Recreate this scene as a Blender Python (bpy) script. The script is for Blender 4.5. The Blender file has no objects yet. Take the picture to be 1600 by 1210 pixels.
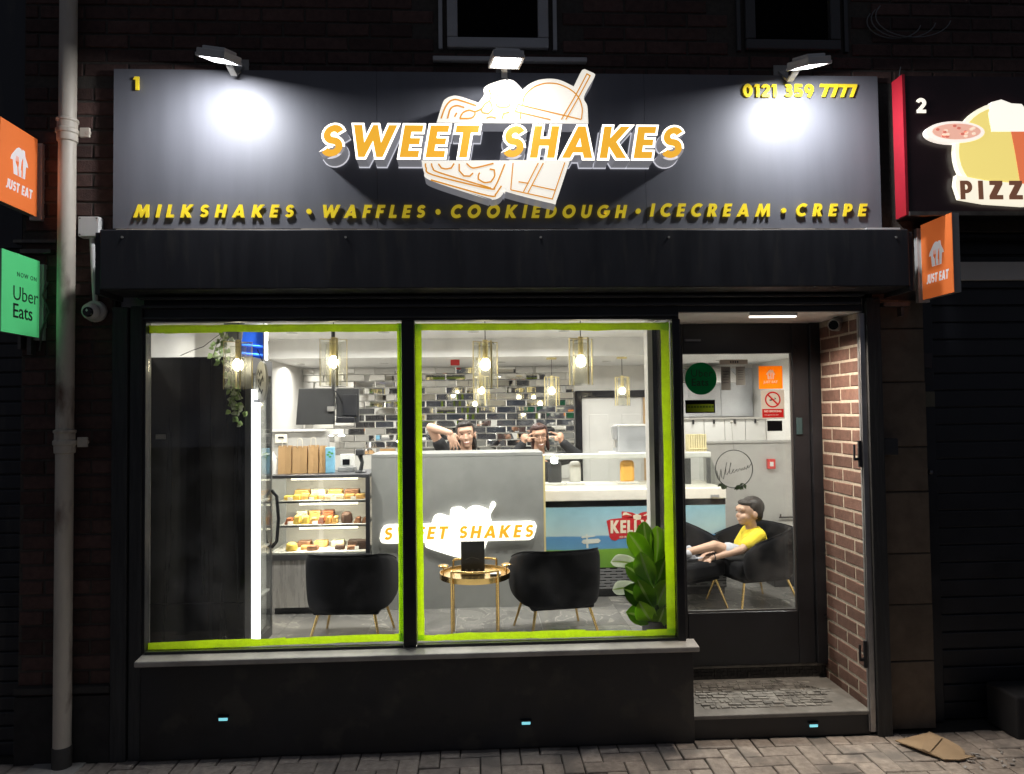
import bpy, bmesh, math, random
from mathutils import Vector, Matrix
random.seed(7)
R = math.radians
SC = bpy.context.scene
COL = SC.collection

# ------------------------------------------------------------------ camera
CAM = Vector((0, -3.85, 1.71)); YAW, PITCH, ROLL, FPX = R(2.75), R(2.0), R(.7), 1155.0
fw = Vector((math.sin(YAW)*math.cos(PITCH), math.cos(YAW)*math.cos(PITCH), math.sin(PITCH)))
rt0 = Vector((math.cos(YAW), -math.sin(YAW), 0)); up0 = rt0.cross(fw)
rt = rt0*math.cos(ROLL) - up0*math.sin(ROLL); up = up0*math.cos(ROLL) + rt0*math.sin(ROLL)
cd = bpy.data.cameras.new('camera'); cam = bpy.data.objects.new('camera', cd); COL.objects.link(cam)
cd.sensor_width = 36; cd.lens = FPX/1600*36; cd.clip_end = 300; cd.clip_start = .05
M = Matrix((rt, up, -fw)).transposed().to_4x4(); M.translation = CAM
cam.matrix_world = M
SC.camera = cam
def at(px, py, Y):
    "the point of the photograph's pixel that lies in the upright plane y = Y"
    d = fw + rt*((px-800)/FPX) + up*((605-py)/FPX)
    return CAM + d*((Y-CAM.y)/d.y)

# ------------------------------------------------------------------ night sky, exposure
w = bpy.data.worlds.new('World'); SC.world = w; w.use_nodes = True
nt = w.node_tree; bg = nt.nodes['Background']
sky = nt.nodes.new('ShaderNodeTexSky'); sky.sky_type = 'NISHITA'; sky.sun_disc = False
sky.sun_elevation = R(-4.0); sky.sun_rotation = R(200); sky.air_density = 1.2
glow = nt.nodes.new('ShaderNodeMix'); glow.data_type = 'RGBA'; glow.blend_type = 'ADD'; glow.inputs['Factor'].default_value = 1
glow.inputs['B'].default_value = (.56, .62, .80, 1)              # even town glow of the night sky
nt.links.new(sky.outputs[0], glow.inputs['A']); nt.links.new(glow.outputs['Result'], bg.inputs[0]); bg.inputs[1].default_value = .1
SC.view_settings.view_transform = 'Standard'; SC.view_settings.look = 'None'
SC.view_settings.exposure = 0; SC.view_settings.gamma = 1
SC.render.engine = 'CYCLES'
SC.cycles.use_denoising = True
SC.cycles.max_bounces = 8; SC.cycles.transparent_max_bounces = 16; SC.cycles.glossy_bounces = 4
SC.cycles.sample_clamp_indirect = 6
SC.cycles.caustics_reflective = False; SC.cycles.caustics_refractive = False

# ------------------------------------------------------------------ materials
MATS = {}
def mat(name, col, rough=.5, metal=0, var=0, scale=8, bump=0, bscale=None, spec=.5, emit=None, estr=0, rnd=0, stretch=None, coat=0, rust=None, rvar=0):
    if name in MATS: return MATS[name]
    m = bpy.data.materials.new(name); m.use_nodes = True; MATS[name] = m
    n = m.node_tree.nodes; l = m.node_tree.links; b = n['Principled BSDF']
    b.inputs['Roughness'].default_value = rough; b.inputs['Metallic'].default_value = metal
    b.inputs['Specular IOR Level'].default_value = spec
    if coat: b.inputs['Coat Weight'].default_value = coat; b.inputs['Coat Roughness'].default_value = .08
    b.inputs['Base Color'].default_value = (*col, 1)
    tc = n.new('ShaderNodeTexCoord'); src = tc.outputs['Object']
    geo = n.new('ShaderNodeNewGeometry'); src = geo.outputs['Position'] if rnd else src
    if stretch:
        mp = n.new('ShaderNodeMapping'); mp.inputs['Scale'].default_value = stretch
        l.new(src, mp.inputs[0]); src = mp.outputs[0]
    cur = None
    if var or rvar:
        nz = n.new('ShaderNodeTexNoise'); nz.inputs['Scale'].default_value = scale; nz.inputs['Detail'].default_value = 7
        nz.inputs['Roughness'].default_value = .62
        l.new(src, nz.inputs['Vector'])
    if var:
        mr = n.new('ShaderNodeMapRange'); mr.inputs['From Min'].default_value = .25; mr.inputs['From Max'].default_value = .75
        mr.inputs['To Min'].default_value = 1-var; mr.inputs['To Max'].default_value = 1+var
        l.new(nz.outputs['Fac'], mr.inputs['Value'])
        hs = n.new('ShaderNodeHueSaturation'); hs.inputs['Color'].default_value = (*col, 1)
        l.new(mr.outputs[0], hs.inputs['Value']); cur = hs.outputs[0]
    if rvar:
        mr2 = n.new('ShaderNodeMapRange'); mr2.inputs['From Min'].default_value = .3; mr2.inputs['From Max'].default_value = .7
        mr2.inputs['To Min'].default_value = max(.02, rough-rvar); mr2.inputs['To Max'].default_value = min(1, rough+rvar)
        l.new(nz.outputs['Fac'], mr2.inputs['Value']); l.new(mr2.outputs[0], b.inputs['Roughness'])
    if rnd:
        oi = n.new('ShaderNodeObjectInfo'); h2 = n.new('ShaderNodeHueSaturation')
        mm = n.new('ShaderNodeMapRange'); mm.inputs['To Min'].default_value = 1-rnd; mm.inputs['To Max'].default_value = 1+rnd
        l.new(oi.outputs['Random'], mm.inputs['Value']); l.new(mm.outputs[0], h2.inputs['Value'])
        if cur: l.new(cur, h2.inputs['Color'])
        else: h2.inputs['Color'].default_value = (*col, 1)
        cur = h2.outputs[0]
    if rust:
        rn = n.new('ShaderNodeTexNoise'); rn.inputs['Scale'].default_value = rust[1]; rn.inputs['Detail'].default_value = 8
        l.new(src, rn.inputs['Vector'])
        rr = n.new('ShaderNodeMapRange'); rr.inputs['From Min'].default_value = rust[2]; rr.inputs['From Max'].default_value = rust[2]+.1
        l.new(rn.outputs['Fac'], rr.inputs['Value'])
        mx = n.new('ShaderNodeMix'); mx.data_type = 'RGBA'; mx.inputs['B'].default_value = (*rust[0], 1)
        l.new(rr.outputs[0], mx.inputs['Factor'])
        if cur: l.new(cur, mx.inputs['A'])
        else: mx.inputs['A'].default_value = (*col, 1)
        cur = mx.outputs['Result']
    if cur: l.new(cur, b.inputs['Base Color'])
    if bump:
        bn = n.new('ShaderNodeTexNoise'); bn.inputs['Scale'].default_value = bscale or scale*4; bn.inputs['Detail'].default_value = 6
        l.new(src, bn.inputs['Vector'])
        bp = n.new('ShaderNodeBump'); bp.inputs['Strength'].default_value = bump; bp.inputs['Distance'].default_value = .004
        l.new(bn.outputs['Fac'], bp.inputs['Height']); l.new(bp.outputs[0], b.inputs['Normal'])
    if emit:
        b.inputs['Emission Color'].default_value = (*emit, 1); b.inputs['Emission Strength'].default_value = estr
    return m
def glass(name, tint=(.97, .98, .97), ior=1.45, rough=0, dirt=0):
    m = bpy.data.materials.new(name); m.use_nodes = True; MATS[name] = m
    n = m.node_tree.nodes; l = m.node_tree.links; n.remove(n['Principled BSDF'])
    t = n.new('ShaderNodeBsdfTransparent'); t.inputs[0].default_value = (*tint, 1)
    g = n.new('ShaderNodeBsdfGlossy'); g.inputs['Roughness'].default_value = rough
    lw = n.new('ShaderNodeLayerWeight'); pw = n.new('ShaderNodeMath'); pw.operation = 'POWER'; pw.inputs[1].default_value = 5
    l.new(lw.outputs['Facing'], pw.inputs[0]); f = n.new('ShaderNodeMath'); f.operation = 'MULTIPLY_ADD'
    f0 = ((ior-1)/(ior+1))**2; f.inputs[1].default_value = .9-f0; f.inputs[2].default_value = f0; l.new(pw.outputs[0], f.inputs[0])
    x = n.new('ShaderNodeMixShader'); l.new(f.outputs[0], x.inputs[0]); l.new(t.outputs[0], x.inputs[1]); l.new(g.outputs[0], x.inputs[2])
    o = x.outputs[0]
    if dirt:
        d = n.new('ShaderNodeBsdfDiffuse'); d.inputs[0].default_value = (.7, .7, .7, 1)
        tc = n.new('ShaderNodeTexCoord'); nz = n.new('ShaderNodeTexNoise'); nz.inputs['Scale'].default_value = 5; nz.inputs['Detail'].default_value = 8
        l.new(tc.outputs['Object'], nz.inputs['Vector'])
        mr = n.new('ShaderNodeMapRange'); mr.inputs['From Min'].default_value = .45; mr.inputs['From Max'].default_value = .8; mr.inputs['To Max'].default_value = dirt
        l.new(nz.outputs['Fac'], mr.inputs['Value'])
        y = n.new('ShaderNodeMixShader'); l.new(mr.outputs[0], y.inputs[0]); l.new(o, y.inputs[1]); l.new(d.outputs[0], y.inputs[2]); o = y.outputs[0]
    l.new(o, n['Material Output'].inputs[0])
    return m
def translucent(name, col, var=.15, scale=60, fac=.6):
    m = bpy.data.materials.new(name); m.use_nodes = True; MATS[name] = m
    n = m.node_tree.nodes; l = m.node_tree.links; n.remove(n['Principled BSDF'])
    a = n.new('ShaderNodeBsdfDiffuse'); b = n.new('ShaderNodeBsdfTranslucent'); x = n.new('ShaderNodeMixShader'); x.inputs[0].default_value = fac
    tc = n.new('ShaderNodeTexCoord'); nz = n.new('ShaderNodeTexNoise'); nz.inputs['Scale'].default_value = scale; nz.inputs['Detail'].default_value = 6
    mr = n.new('ShaderNodeMapRange'); mr.inputs['To Min'].default_value = 1-var; mr.inputs['To Max'].default_value = 1+var
    hs = n.new('ShaderNodeHueSaturation'); hs.inputs['Color'].default_value = (*col, 1)
    l.new(tc.outputs['Object'], nz.inputs['Vector']); l.new(nz.outputs['Fac'], mr.inputs['Value']); l.new(mr.outputs[0], hs.inputs['Value'])
    l.new(hs.outputs[0], a.inputs[0]); l.new(hs.outputs[0], b.inputs[0])
    l.new(a.outputs[0], x.inputs[1]); l.new(b.outputs[0], x.inputs[2]); l.new(x.outputs[0], n['Material Output'].inputs[0])
    return m
def emis(name, col, s):
    m = bpy.data.materials.new(name); m.use_nodes = True; MATS[name] = m
    b = m.node_tree.nodes['Principled BSDF']; b.inputs['Base Color'].default_value = (*[min(.8, c) for c in col], 1)
    b.inputs['Emission Color'].default_value = (*col, 1); b.inputs['Emission Strength'].default_value = s
    b.inputs['Roughness'].default_value = .4
    return m
def marble(name):
    m = mat(name, (.2, .195, .185), .16, rvar=.07, scale=3)
    n = m.node_tree.nodes; l = m.node_tree.links; b = n['Principled BSDF']
    g = n.new('ShaderNodeNewGeometry'); oi = n.new('ShaderNodeObjectInfo')
    ad = n.new('ShaderNodeVectorMath'); ad.operation = 'ADD'; l.new(g.outputs['Position'], ad.inputs[0])
    sc = n.new('ShaderNodeVectorMath'); sc.operation = 'SCALE'; sc.inputs['Scale'].default_value = 37; cb = n.new('ShaderNodeCombineXYZ')
    l.new(oi.outputs['Random'], cb.inputs[0]); l.new(oi.outputs['Random'], cb.inputs[1]); l.new(cb.outputs[0], sc.inputs[0]); l.new(sc.outputs[0], ad.inputs[1])
    nz = n.new('ShaderNodeTexNoise'); nz.inputs['Scale'].default_value = 2.2; nz.inputs['Detail'].default_value = 10; nz.inputs['Distortion'].default_value = 1.6
    l.new(ad.outputs[0], nz.inputs['Vector'])
    r = n.new('ShaderNodeValToRGB'); e = r.color_ramp.elements
    e[0].position = .3; e[0].color = (.15, .145, .137, 1); e[1].position = .62; e[1].color = (.24, .23, .215, 1)
    for p, c in ((.485, (.19, .185, .175, 1)), (.5, (.35, .335, .30, 1)), (.515, (.2, .195, .185, 1))):
        q = e.new(p); q.color = c
    l.new(nz.outputs['Fac'], r.inputs[0]); l.new(r.outputs[0], b.inputs['Base Color'])
    return m
def graphic(name):
    "printed seaside picture on the freezer front: sky, sea and grass bands, by height"
    m = mat(name, (.4, .6, .7), .35)
    n = m.node_tree.nodes; l = m.node_tree.links; b = n['Principled BSDF']
    tc = n.new('ShaderNodeTexCoord'); sx = n.new('ShaderNodeSeparateXYZ'); l.new(tc.outputs['Generated'], sx.inputs[0])
    nz = n.new('ShaderNodeTexNoise'); nz.inputs['Scale'].default_value = 3; nz.inputs['Detail'].default_value = 5
    l.new(tc.outputs['Generated'], nz.inputs['Vector'])
    ma = n.new('ShaderNodeMath'); ma.operation = 'MULTIPLY_ADD'; ma.inputs[1].default_value = .09; l.new(nz.outputs['Fac'], ma.inputs[0]); l.new(sx.outputs[2], ma.inputs[2])
    r = n.new('ShaderNodeValToRGB'); e = r.color_ramp.elements
    e[0].position = 0; e[0].color = (.10, .24, .02, 1); e[1].position = 1; e[1].color = (.26, .46, .55, 1)
    for p, c in ((.34, (.17, .34, .04, 1)), (.36, (.12, .3, .48, 1)), (.55, (.1, .27, .5, 1)), (.57, (.46, .6, .62, 1)), (.75, (.36, .54, .6, 1))):
        q = e.new(p); q.color = c
    l.new(ma.outputs[0], r.inputs[0]); l.new(r.outputs[0], b.inputs['Base Color'])
    return m
BLK = mat('black_paint', (.016, .0165, .020), .38, var=.35, scale=5, bump=.12, bscale=40, rvar=.12)
BLKG = mat('black_gloss', (.008, .008, .010), .16, rvar=.06, scale=3)
SHUT = mat('shutter_black', (.028, .028, .033), .45, var=.3, scale=3, bump=.15, bscale=9, rvar=.12, stretch=(3, 3, .5), rust=((.045,.043,.042), 5, .55))
TIMB = mat('dark_timber', (.035, .036, .037), .6, var=.5, scale=6, stretch=(9, 9, .7), bump=.5, bscale=14)
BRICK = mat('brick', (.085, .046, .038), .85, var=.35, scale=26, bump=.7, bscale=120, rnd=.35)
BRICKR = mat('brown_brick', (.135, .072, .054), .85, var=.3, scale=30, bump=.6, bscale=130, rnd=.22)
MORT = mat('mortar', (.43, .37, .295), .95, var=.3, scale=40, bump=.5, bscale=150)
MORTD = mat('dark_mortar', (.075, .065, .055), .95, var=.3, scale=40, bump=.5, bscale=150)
STONE = mat('painted_stone', (.14, .108, .078), .85, var=.3, scale=10, bump=.6, bscale=60, rnd=.12)
PAVE = mat('paving_block', (.37, .315, .265), .88, var=.35, scale=26, bump=.7, bscale=150, rnd=.22, rust=((.22,.195,.17), 3.2, .53))
SAND = mat('joint_sand', (.05, .043, .036), .95, var=.3, scale=60)
ASPH = mat('asphalt', (.045, .045, .048), .9, var=.25, scale=40, bump=.5, bscale=200)
FASC = mat('fascia_grey', (.150, .153, .172), .55, var=.09, scale=3, rvar=.05, stretch=(4, 4, .5))
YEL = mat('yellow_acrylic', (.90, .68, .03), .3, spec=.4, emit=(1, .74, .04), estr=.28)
AMB = mat('amber_face', (.30, .12, .005), .45, emit=(1, .51, .04), estr=.82)
WLIT = emis('white_lit_face', (1, .93, .80), 2.6)
WLOGO = mat('white_logo_face', (.35, .33, .29), .5, emit=(1, .95, .85), estr=.80)
LINE = mat('amber_line', (.25, .09, .004), .5, emit=(.9, .37, .02), estr=.62)
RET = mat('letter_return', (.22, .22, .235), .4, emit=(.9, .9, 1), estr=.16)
PLIGHT = mat('light_grey_trim', (.42, .4, .36), .6, var=.3, scale=12)
SILL = mat('stone_sill', (.36, .34, .31), .6, var=.3, scale=7, bump=.3, bscale=40)
PIPE = mat('cast_iron_cream', (.66, .59, .49), .5, var=.18, scale=6, bump=.25, bscale=30, rust=((.14, .07, .04), 5.5, .54), stretch=(1, 1, .35))
WPL = mat('white_plastic', (.72, .71, .68), .4, var=.05)
UPVC = mat('upvc_white', (.5, .5, .5), .35, var=.08)
DARKG = glass('night_glass', (.12, .13, .15), 1.5)
GLS = glass('shop_glass', (.96, .975, .965), 1.5, 0, .095)
CGL = glass('clear_glass', (.95, .96, .95), 1.4)
PGL = glass('lamp_glass', (.94, .94, .91), 1.5, 0, .22)
TAPE = translucent('lime_tape', (.72, .88, .085), fac=.85)
WALLW = mat('white_wall', (.76, .74, .70), .6, var=.03, scale=3)
CEIL = mat('white_ceiling', (.86, .85, .83), .8, var=.03, scale=3)
GREY = mat('grey_counter', (.245, .25, .24), .4, var=.10, scale=3.5, rvar=.12)
GREYW = mat('grey_wall', (.42, .41, .39), .6, var=.05, scale=3)
STEEL = mat('brushed_steel', (.58, .56, .53), .32, .7, var=.12, scale=14, stretch=(.6, 8, 8))
STEELD = mat('dark_steel', (.2, .2, .21), .4, 1)
GOLD = mat('brass', (.72, .5, .2), .25, 1, var=.1, scale=10)
GOLDY = mat('pale_gold', (.86, .72, .36), .35, .35)
MIRR = mat('mirror_tile', (.90, .89, .87), .03, 1, rnd=.06)
GROUT = mat('tile_grout', (.55, .54, .51), .8)
MARB = marble('grey_marble')
VELV = mat('black_velvet', (.007, .007, .0085), .9, var=.35, scale=9, bump=.25, bscale=60, spec=.15)
VELV.node_tree.nodes['Principled BSDF'].inputs['Sheen Weight'].default_value = .02
VELV.node_tree.nodes['Principled BSDF'].inputs['Sheen Roughness'].default_value = .4
SKIN = mat('skin', (.47, .285, .20), .5, var=.06, scale=30)
SKINB = mat('boy_skin', (.48, .30, .21), .5, var=.06, scale=30)
HAIR = mat('black_hair', (.016, .012, .010), .42, var=.7, scale=40, stretch=(6, 6, .8), bump=1, bscale=50)
HAIRB = mat('brown_hair', (.018, .012, .009), .5, var=.7, scale=40, stretch=(6, 6, .8), bump=1, bscale=45)
HAIRR = mat('auburn_hair', (.045, .016, .012), .45, var=.7, scale=40, stretch=(6, 6, .8), bump=1, bscale=50)
CLOTHK = mat('black_cloth', (.013, .013, .015), .85, var=.4, scale=30, bump=.3, bscale=90)
CLOTHY = mat('yellow_cloth', (.76, .58, .03), .85, var=.14, scale=14, bump=1, bscale=13)
CLOTHG = mat('grey_cloth', (.4, .41, .45), .85, var=.2, scale=20, bump=.3, bscale=50)
WHT = mat('white_gloss', (.68, .67, .645), .25)
CREAM = mat('cream_laminate', (.78, .74, .66), .35)
BULB = emis('bulb_glow', (1, .88, .66), 26)
DLIT = emis('downlight_glow', (1, .94, .86), 7)
FLIT = emis('flood_glow', (.95, .97, 1), 40)
LEDW = emis('led_white', (.96, .97, 1), 2.4)
LEDC = emis('case_strip_glow', (1, .90, .72), 3.2)
BLUE = emis('blue_tube', (.05, .22, 1), 1.6)
CYAN = emis('cyan_led', (.25, .75, .85), .9)

PLIN = mat('plinth_black', (.016, .0165, .020), .42, var=.4, scale=4, bump=.2, bscale=20, rvar=.15, rust=((.040,.037,.034), 6, .57))
FRIDGE = mat('fridge_black', (.012, .012, .015), .2, var=.3, scale=2, rvar=.16, stretch=(7, 7, .25))
# ------------------------------------------------------------------ mesh helpers
class MB:
    def __init__(s): s.v = []; s.f = []; s.mi = []; s.m = 0
    def add(s, vs, fs):
        o = len(s.v); s.v += [Vector(q) for q in vs]
        for f in fs: s.f.append([i+o for i in f]); s.mi.append(s.m)
        return s
    def box(s, x0, x1, y0, y1, z0, z1):
        return s.add([(x0,y0,z0),(x1,y0,z0),(x1,y1,z0),(x0,y1,z0),(x0,y0,z1),(x1,y0,z1),(x1,y1,z1),(x0,y1,z1)],
                     [(3,2,1,0),(4,5,6,7),(0,1,5,4),(1,2,6,5),(2,3,7,6),(3,0,4,7)])
    def bar(s, p, q, wx, wz, upv=(0,0,1)):
        p, q = Vector(p), Vector(q); d = (q-p).normalized(); u = Vector(upv)
        if abs(d.dot(u)) > .95: u = Vector((0,1,0))
        a = d.cross(u).normalized()*(wx/2); b = a.cross(d).normalized()*(wz/2)
        return s.add([p-a-b,p+a-b,p+a+b,p-a+b,q-a-b,q+a-b,q+a+b,q-a+b],[(0,1,2,3),(7,6,5,4),(0,4,5,1),(1,5,6,2),(2,6,7,3),(3,7,4,0)])
    def tube(s, pts, r, n=8, cap=True):
        pts = [Vector(p) for p in pts]; rs = r if isinstance(r, (list, tuple)) else [r]*len(pts)
        o = []; pa = None
        for i, p in enumerate(pts):
            t = (pts[min(i+1, len(pts)-1)]-pts[max(i-1, 0)]).normalized()
            if pa is None:
                u = Vector((0,0,1)) if abs(t.z) < .9 else Vector((1,0,0)); pa = t.cross(u).normalized()
            pa = (pa - t*pa.dot(t)).normalized(); b = t.cross(pa)
            o += [p + (pa*math.cos(2*math.pi*k/n)+b*math.sin(2*math.pi*k/n))*rs[i] for k in range(n)]
        f = [(i*n+k, i*n+(k+1)%n, (i+1)*n+(k+1)%n, (i+1)*n+k) for i in range(len(pts)-1) for k in range(n)]
        if cap: f += [tuple(range(n))[::-1], tuple(range((len(pts)-1)*n, len(pts)*n))]
        return s.add(o, f)
    def ring(s, pts, r, n=6):
        "closed tube"
        pts = [Vector(p) for p in pts]; N = len(pts); o = []
        c = sum(pts, Vector())/N
        nrm = (pts[0]-c).cross(pts[1]-c).normalized()
        for i in range(N):
            t = (pts[(i+1) % N]-pts[i-1]).normalized(); a = t.cross(nrm).normalized()
            o += [pts[i]+(a*math.cos(2*math.pi*k/n)+nrm*math.sin(2*math.pi*k/n))*r for k in range(n)]
        return s.add(o, [(i*n+k, i*n+(k+1) % n, ((i+1) % N)*n+(k+1) % n, ((i+1) % N)*n+k) for i in range(N) for k in range(n)])
    def lathe(s, prof, c, n=20, axis='z'):
        o = []
        for r, h in prof:
            for k in range(n):
                a = 2*math.pi*k/n; p = (r*math.cos(a), r*math.sin(a), h)
                if axis == 'y': p = (p[0], p[2], p[1])
                if axis == 'x': p = (p[2], p[0], p[1])
                o.append(Vector(c)+Vector(p))
        f = [(i*n+k, i*n+(k+1) % n, (i+1)*n+(k+1) % n, (i+1)*n+k) for i in range(len(prof)-1) for k in range(n)]
        if prof[0][0] > 1e-5: f.append(tuple(range(n))[::-1])
        if prof[-1][0] > 1e-5: f.append(tuple(range((len(prof)-1)*n, len(prof)*n)))
        return s.add(o, f)
    def ball(s, c, r, seg=14, rings=9, m=None):
        r = (r, r, r) if not isinstance(r, (tuple, list)) else r; c = Vector(c); o = []
        for i in range(rings+1):
            th = math.pi*i/rings
            for k in range(seg):
                a = 2*math.pi*k/seg; p = Vector((math.sin(th)*math.cos(a)*r[0], math.sin(th)*math.sin(a)*r[1], math.cos(th)*r[2]))
                o.append(c+(m @ p if m else p))
        return s.add(o, [(i*seg+k, (i+1)*seg+k, (i+1)*seg+(k+1) % seg, i*seg+(k+1) % seg) for i in range(rings) for k in range(seg)])
    def mesh(s, name, mats, org=(0,0,0), smooth=None):
        me = bpy.data.meshes.new(name); org = Vector(org)
        me.from_pydata([q-org for q in s.v], [], s.f)
        for m in (mats if isinstance(mats, (list, tuple)) else [mats]): me.materials.append(m)
        if any(s.mi): me.polygons.foreach_set('material_index', s.mi)
        bm = bmesh.new(); bm.from_mesh(me); bmesh.ops.remove_doubles(bm, verts=bm.verts, dist=1e-6)
        bmesh.ops.recalc_face_normals(bm, faces=bm.faces); bm.to_mesh(me); bm.free()
        if smooth:
            me.polygons.foreach_set('use_smooth', [True]*len(me.polygons)); me.set_sharp_from_angle(angle=R(smooth))
        me.update(); return me
    def build(s, name, mats, parent=None, smooth=None, bevel=0, loc=None):
        org = root_loc(parent) if parent else Vector(loc or (0,0,0))
        o = bpy.data.objects.new(name, s.mesh(name, mats, org, smooth)); COL.objects.link(o)
        if parent: o.parent = parent
        else: o.location = org
        if bevel:
            b = o.modifiers.new('bevel', 'BEVEL'); b.width = bevel; b.segments = 2; b.limit_method = 'ANGLE'; b.angle_limit = R(40)
        return o
def root_loc(p):
    v = Vector()
    while p: v += p.location; p = p.parent
    return v
def tag(o, label=None, cat=None, group=None, kind=None):
    if label: o['label'] = label
    if cat: o['category'] = cat
    if group: o['group'] = group
    if kind: o['kind'] = kind
    return o
def thing(name, label, cat, loc=(0,0,0), group=None):
    o = bpy.data.objects.new(name, None); COL.objects.link(o); o.location = loc; o.empty_display_size = .1
    return tag(o, label, cat, group)
def copy_tree(o, parent=None):
    c = o.copy(); COL.objects.link(c); c.parent = parent
    for ch in list(o.children): copy_tree(ch, c)
    return c
def bx(name, m, x0, x1, y0, y1, z0, z1, parent=None, bevel=0):
    loc = None if parent else ((x0+x1)/2, (y0+y1)/2, z0)
    return MB().box(x0,x1,y0,y1,z0,z1).build(name, m, parent, bevel=bevel, loc=loc)
def lamp(name, kind, loc, power, col, parent=None, size=.1, size_y=None, to=None, spread=180, blend=.5, angle=120):
    d = bpy.data.lights.new(name, kind); d.energy = power; d.color = col
    if kind == 'AREA':
        d.size = size; d.spread = R(spread); d.shape = 'DISK' if not size_y else d.shape
        if size_y: d.shape = 'RECTANGLE'; d.size_y = size_y
    else: d.shadow_soft_size = size
    if kind == 'SPOT': d.spot_size = R(angle); d.spot_blend = blend
    o = bpy.data.objects.new(name, d); COL.objects.link(o)
    o.parent = parent; o.location = Vector(loc)-(root_loc(parent) if parent else Vector())
    if to is not None: o.rotation_euler = Vector(to).to_track_quat('-Z', 'Y').to_euler()
    return o

# ------------------------------------------------------------------ lettering
def arc(cx, cy, rx, ry, a0, a1, n=12):
    return [(cx+rx*math.cos(R(a0+(a1-a0)*i/n)), cy+ry*math.sin(R(a0+(a1-a0)*i/n))) for i in range(n+1)]
def stroke(pts, wd):
    L, Rr = [], []
    for i, p in enumerate(pts):
        a = Vector(pts[max(i-1, 0)]); b = Vector(pts[min(i+1, len(pts)-1)]); p = Vector(p)
        d1 = (p-a).normalized() if i > 0 else (b-p).normalized(); d2 = (b-p).normalized() if i < len(pts)-1 else d1
        nn = Vector((-(d1+d2).y, (d1+d2).x)).normalized(); k = min(1.6, 1/max(.3, nn.dot(Vector((-d1.y, d1.x)))))
        L.append(p+nn*wd/2*k); Rr.append(p-nn*wd/2*k)
    return [(q.x, q.y) for q in L+Rr[::-1]]
W_ = .23
def _p(*a): return [(a[i], a[i+1]) for i in range(0, len(a), 2)]
def glyph(c):
    "bold geometric capitals as outline loops, cap height 1; returns loops, advance"
    if c == 'I': return [_p(0,0,.25,0,.25,1,0,1)], .25
    if c == 'L': return [_p(0,0,.56,0,.56,.22,.25,.22,.25,1,0,1)], .56
    if c == 'E': return [_p(0,0,.58,0,.58,.21,.25,.21,.25,.4,.55,.4,.55,.6,.25,.6,.25,.79,.58,.79,.58,1,0,1)], .58
    if c == 'F': return [_p(0,0,.25,0,.25,.38,.52,.38,.52,.59,.25,.59,.25,.79,.57,.79,.57,1,0,1)], .57
    if c == 'T': return [_p(.23,0,.48,0,.48,.78,.71,.78,.71,1,0,1,0,.78,.23,.78)], .71
    if c == 'H': return [_p(0,0,.25,0,.25,.38,.53,.38,.53,0,.78,0,.78,1,.53,1,.53,.6,.25,.6,.25,1,0,1)], .78
    if c == 'A': return [_p(0,0,.27,0,.335,.17,.625,.17,.69,0,.96,0,.6,1,.36,1), _p(.4,.36,.56,.36,.48,.62)], .96
    if c == 'K': return [_p(0,0,.25,0,.25,.36,.53,0,.85,0,.46,.51,.82,1,.52,1,.25,.64,.25,1,0,1)], .85
    if c == 'M': return [_p(0,0,.25,0,.32,.55,.53,0,.63,0,.84,.55,.91,0,1.16,0,1.0,1,.78,1,.58,.48,.38,1,.16,1)], 1.16
    if c == 'W': return [_p(.29,0,.49,0,.665,.5,.84,0,1.04,0,1.33,1,1.07,1,.92,.46,.74,1,.59,1,.41,.46,.26,1,0,1)], 1.33
    if c == 'Z': return [_p(0,0,.74,0,.74,.23,.4,.23,.73,.8,.73,1,.03,1,.03,.77,.33,.77,0,.2)], .74
    if c == 'O': return [arc(.5,.5,.5,.52,0,342,19), arc(.5,.5,.25,.28,0,342,19)], 1.0
    if c == '0': return [arc(.38,.5,.38,.52,0,342,19), arc(.38,.5,.13,.29,0,342,19)], .76
    if c == 'C': return [stroke(arc(.5,.5,.385,.4,48,312,20), .24)], .8
    if c == 'G': return [stroke(arc(.5,.5,.385,.4,48,335,20)+[(.86,.47),(.52,.47)], .22)], .98
    if c == 'S': return [stroke(arc(.36,.7,.2,.19,25,270,14)+arc(.36,.315,.22,.195,88,-150,14), .215)], .7
    if c == 'U': return [stroke([(.12,1),(.12,.6)]+arc(.38,.36,.26,.255,180,360,14)+[(.64,.6),(.64,1)], .24)], .76
    if c == 'J': return [stroke([(.36,1),(.36,.5)]+arc(.17,.28,.19,.18,0,-130,8), .23)], .48
    if c == 'D': return [[(0,0),(.3,0)]+arc(.3,.5,.5,.5,-90,90,14)+[(0,1)], [(.25,.22)]+arc(.3,.5,.26,.28,-90,90,12)+[(.25,.78)]], .8
    if c == 'P': return [[(0,0),(.25,0),(.25,.33),(.35,.33)]+arc(.35,.665,.3,.335,-90,90,10)+[(0,1)], [(.25,.52)]+arc(.32,.66,.1,.14,-90,90,8)+[(.25,.8)]], .65
    if c == 'R': return [[(0,0),(.25,0),(.25,.34),(.28,.34),(.46,0),(.76,0),(.52,.4)]+arc(.37,.68,.29,.32,-45,90,10)+[(0,1)], [(.25,.54)]+arc(.33,.67,.09,.13,-90,90,8)+[(.25,.8)]], .72
    if c == 'B': return [[(0,0),(.38,0)]+arc(.38,.28,.3,.28,-90,70,9)+arc(.36,.75,.27,.25,-60,90,9)+[(0,1)], [(.25,.19)]+arc(.36,.3,.08,.1,-90,90,6)+[(.25,.41)], [(.25,.6)]+arc(.34,.7,.07,.1,-90,90,6)+[(.25,.81)]], .68
    if c == 'Y': return [_p(.26,0,.51,0,.51,.4,.8,1,.52,1,.385,.66,.25,1,-.03,1,.26,.4)], .77
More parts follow.
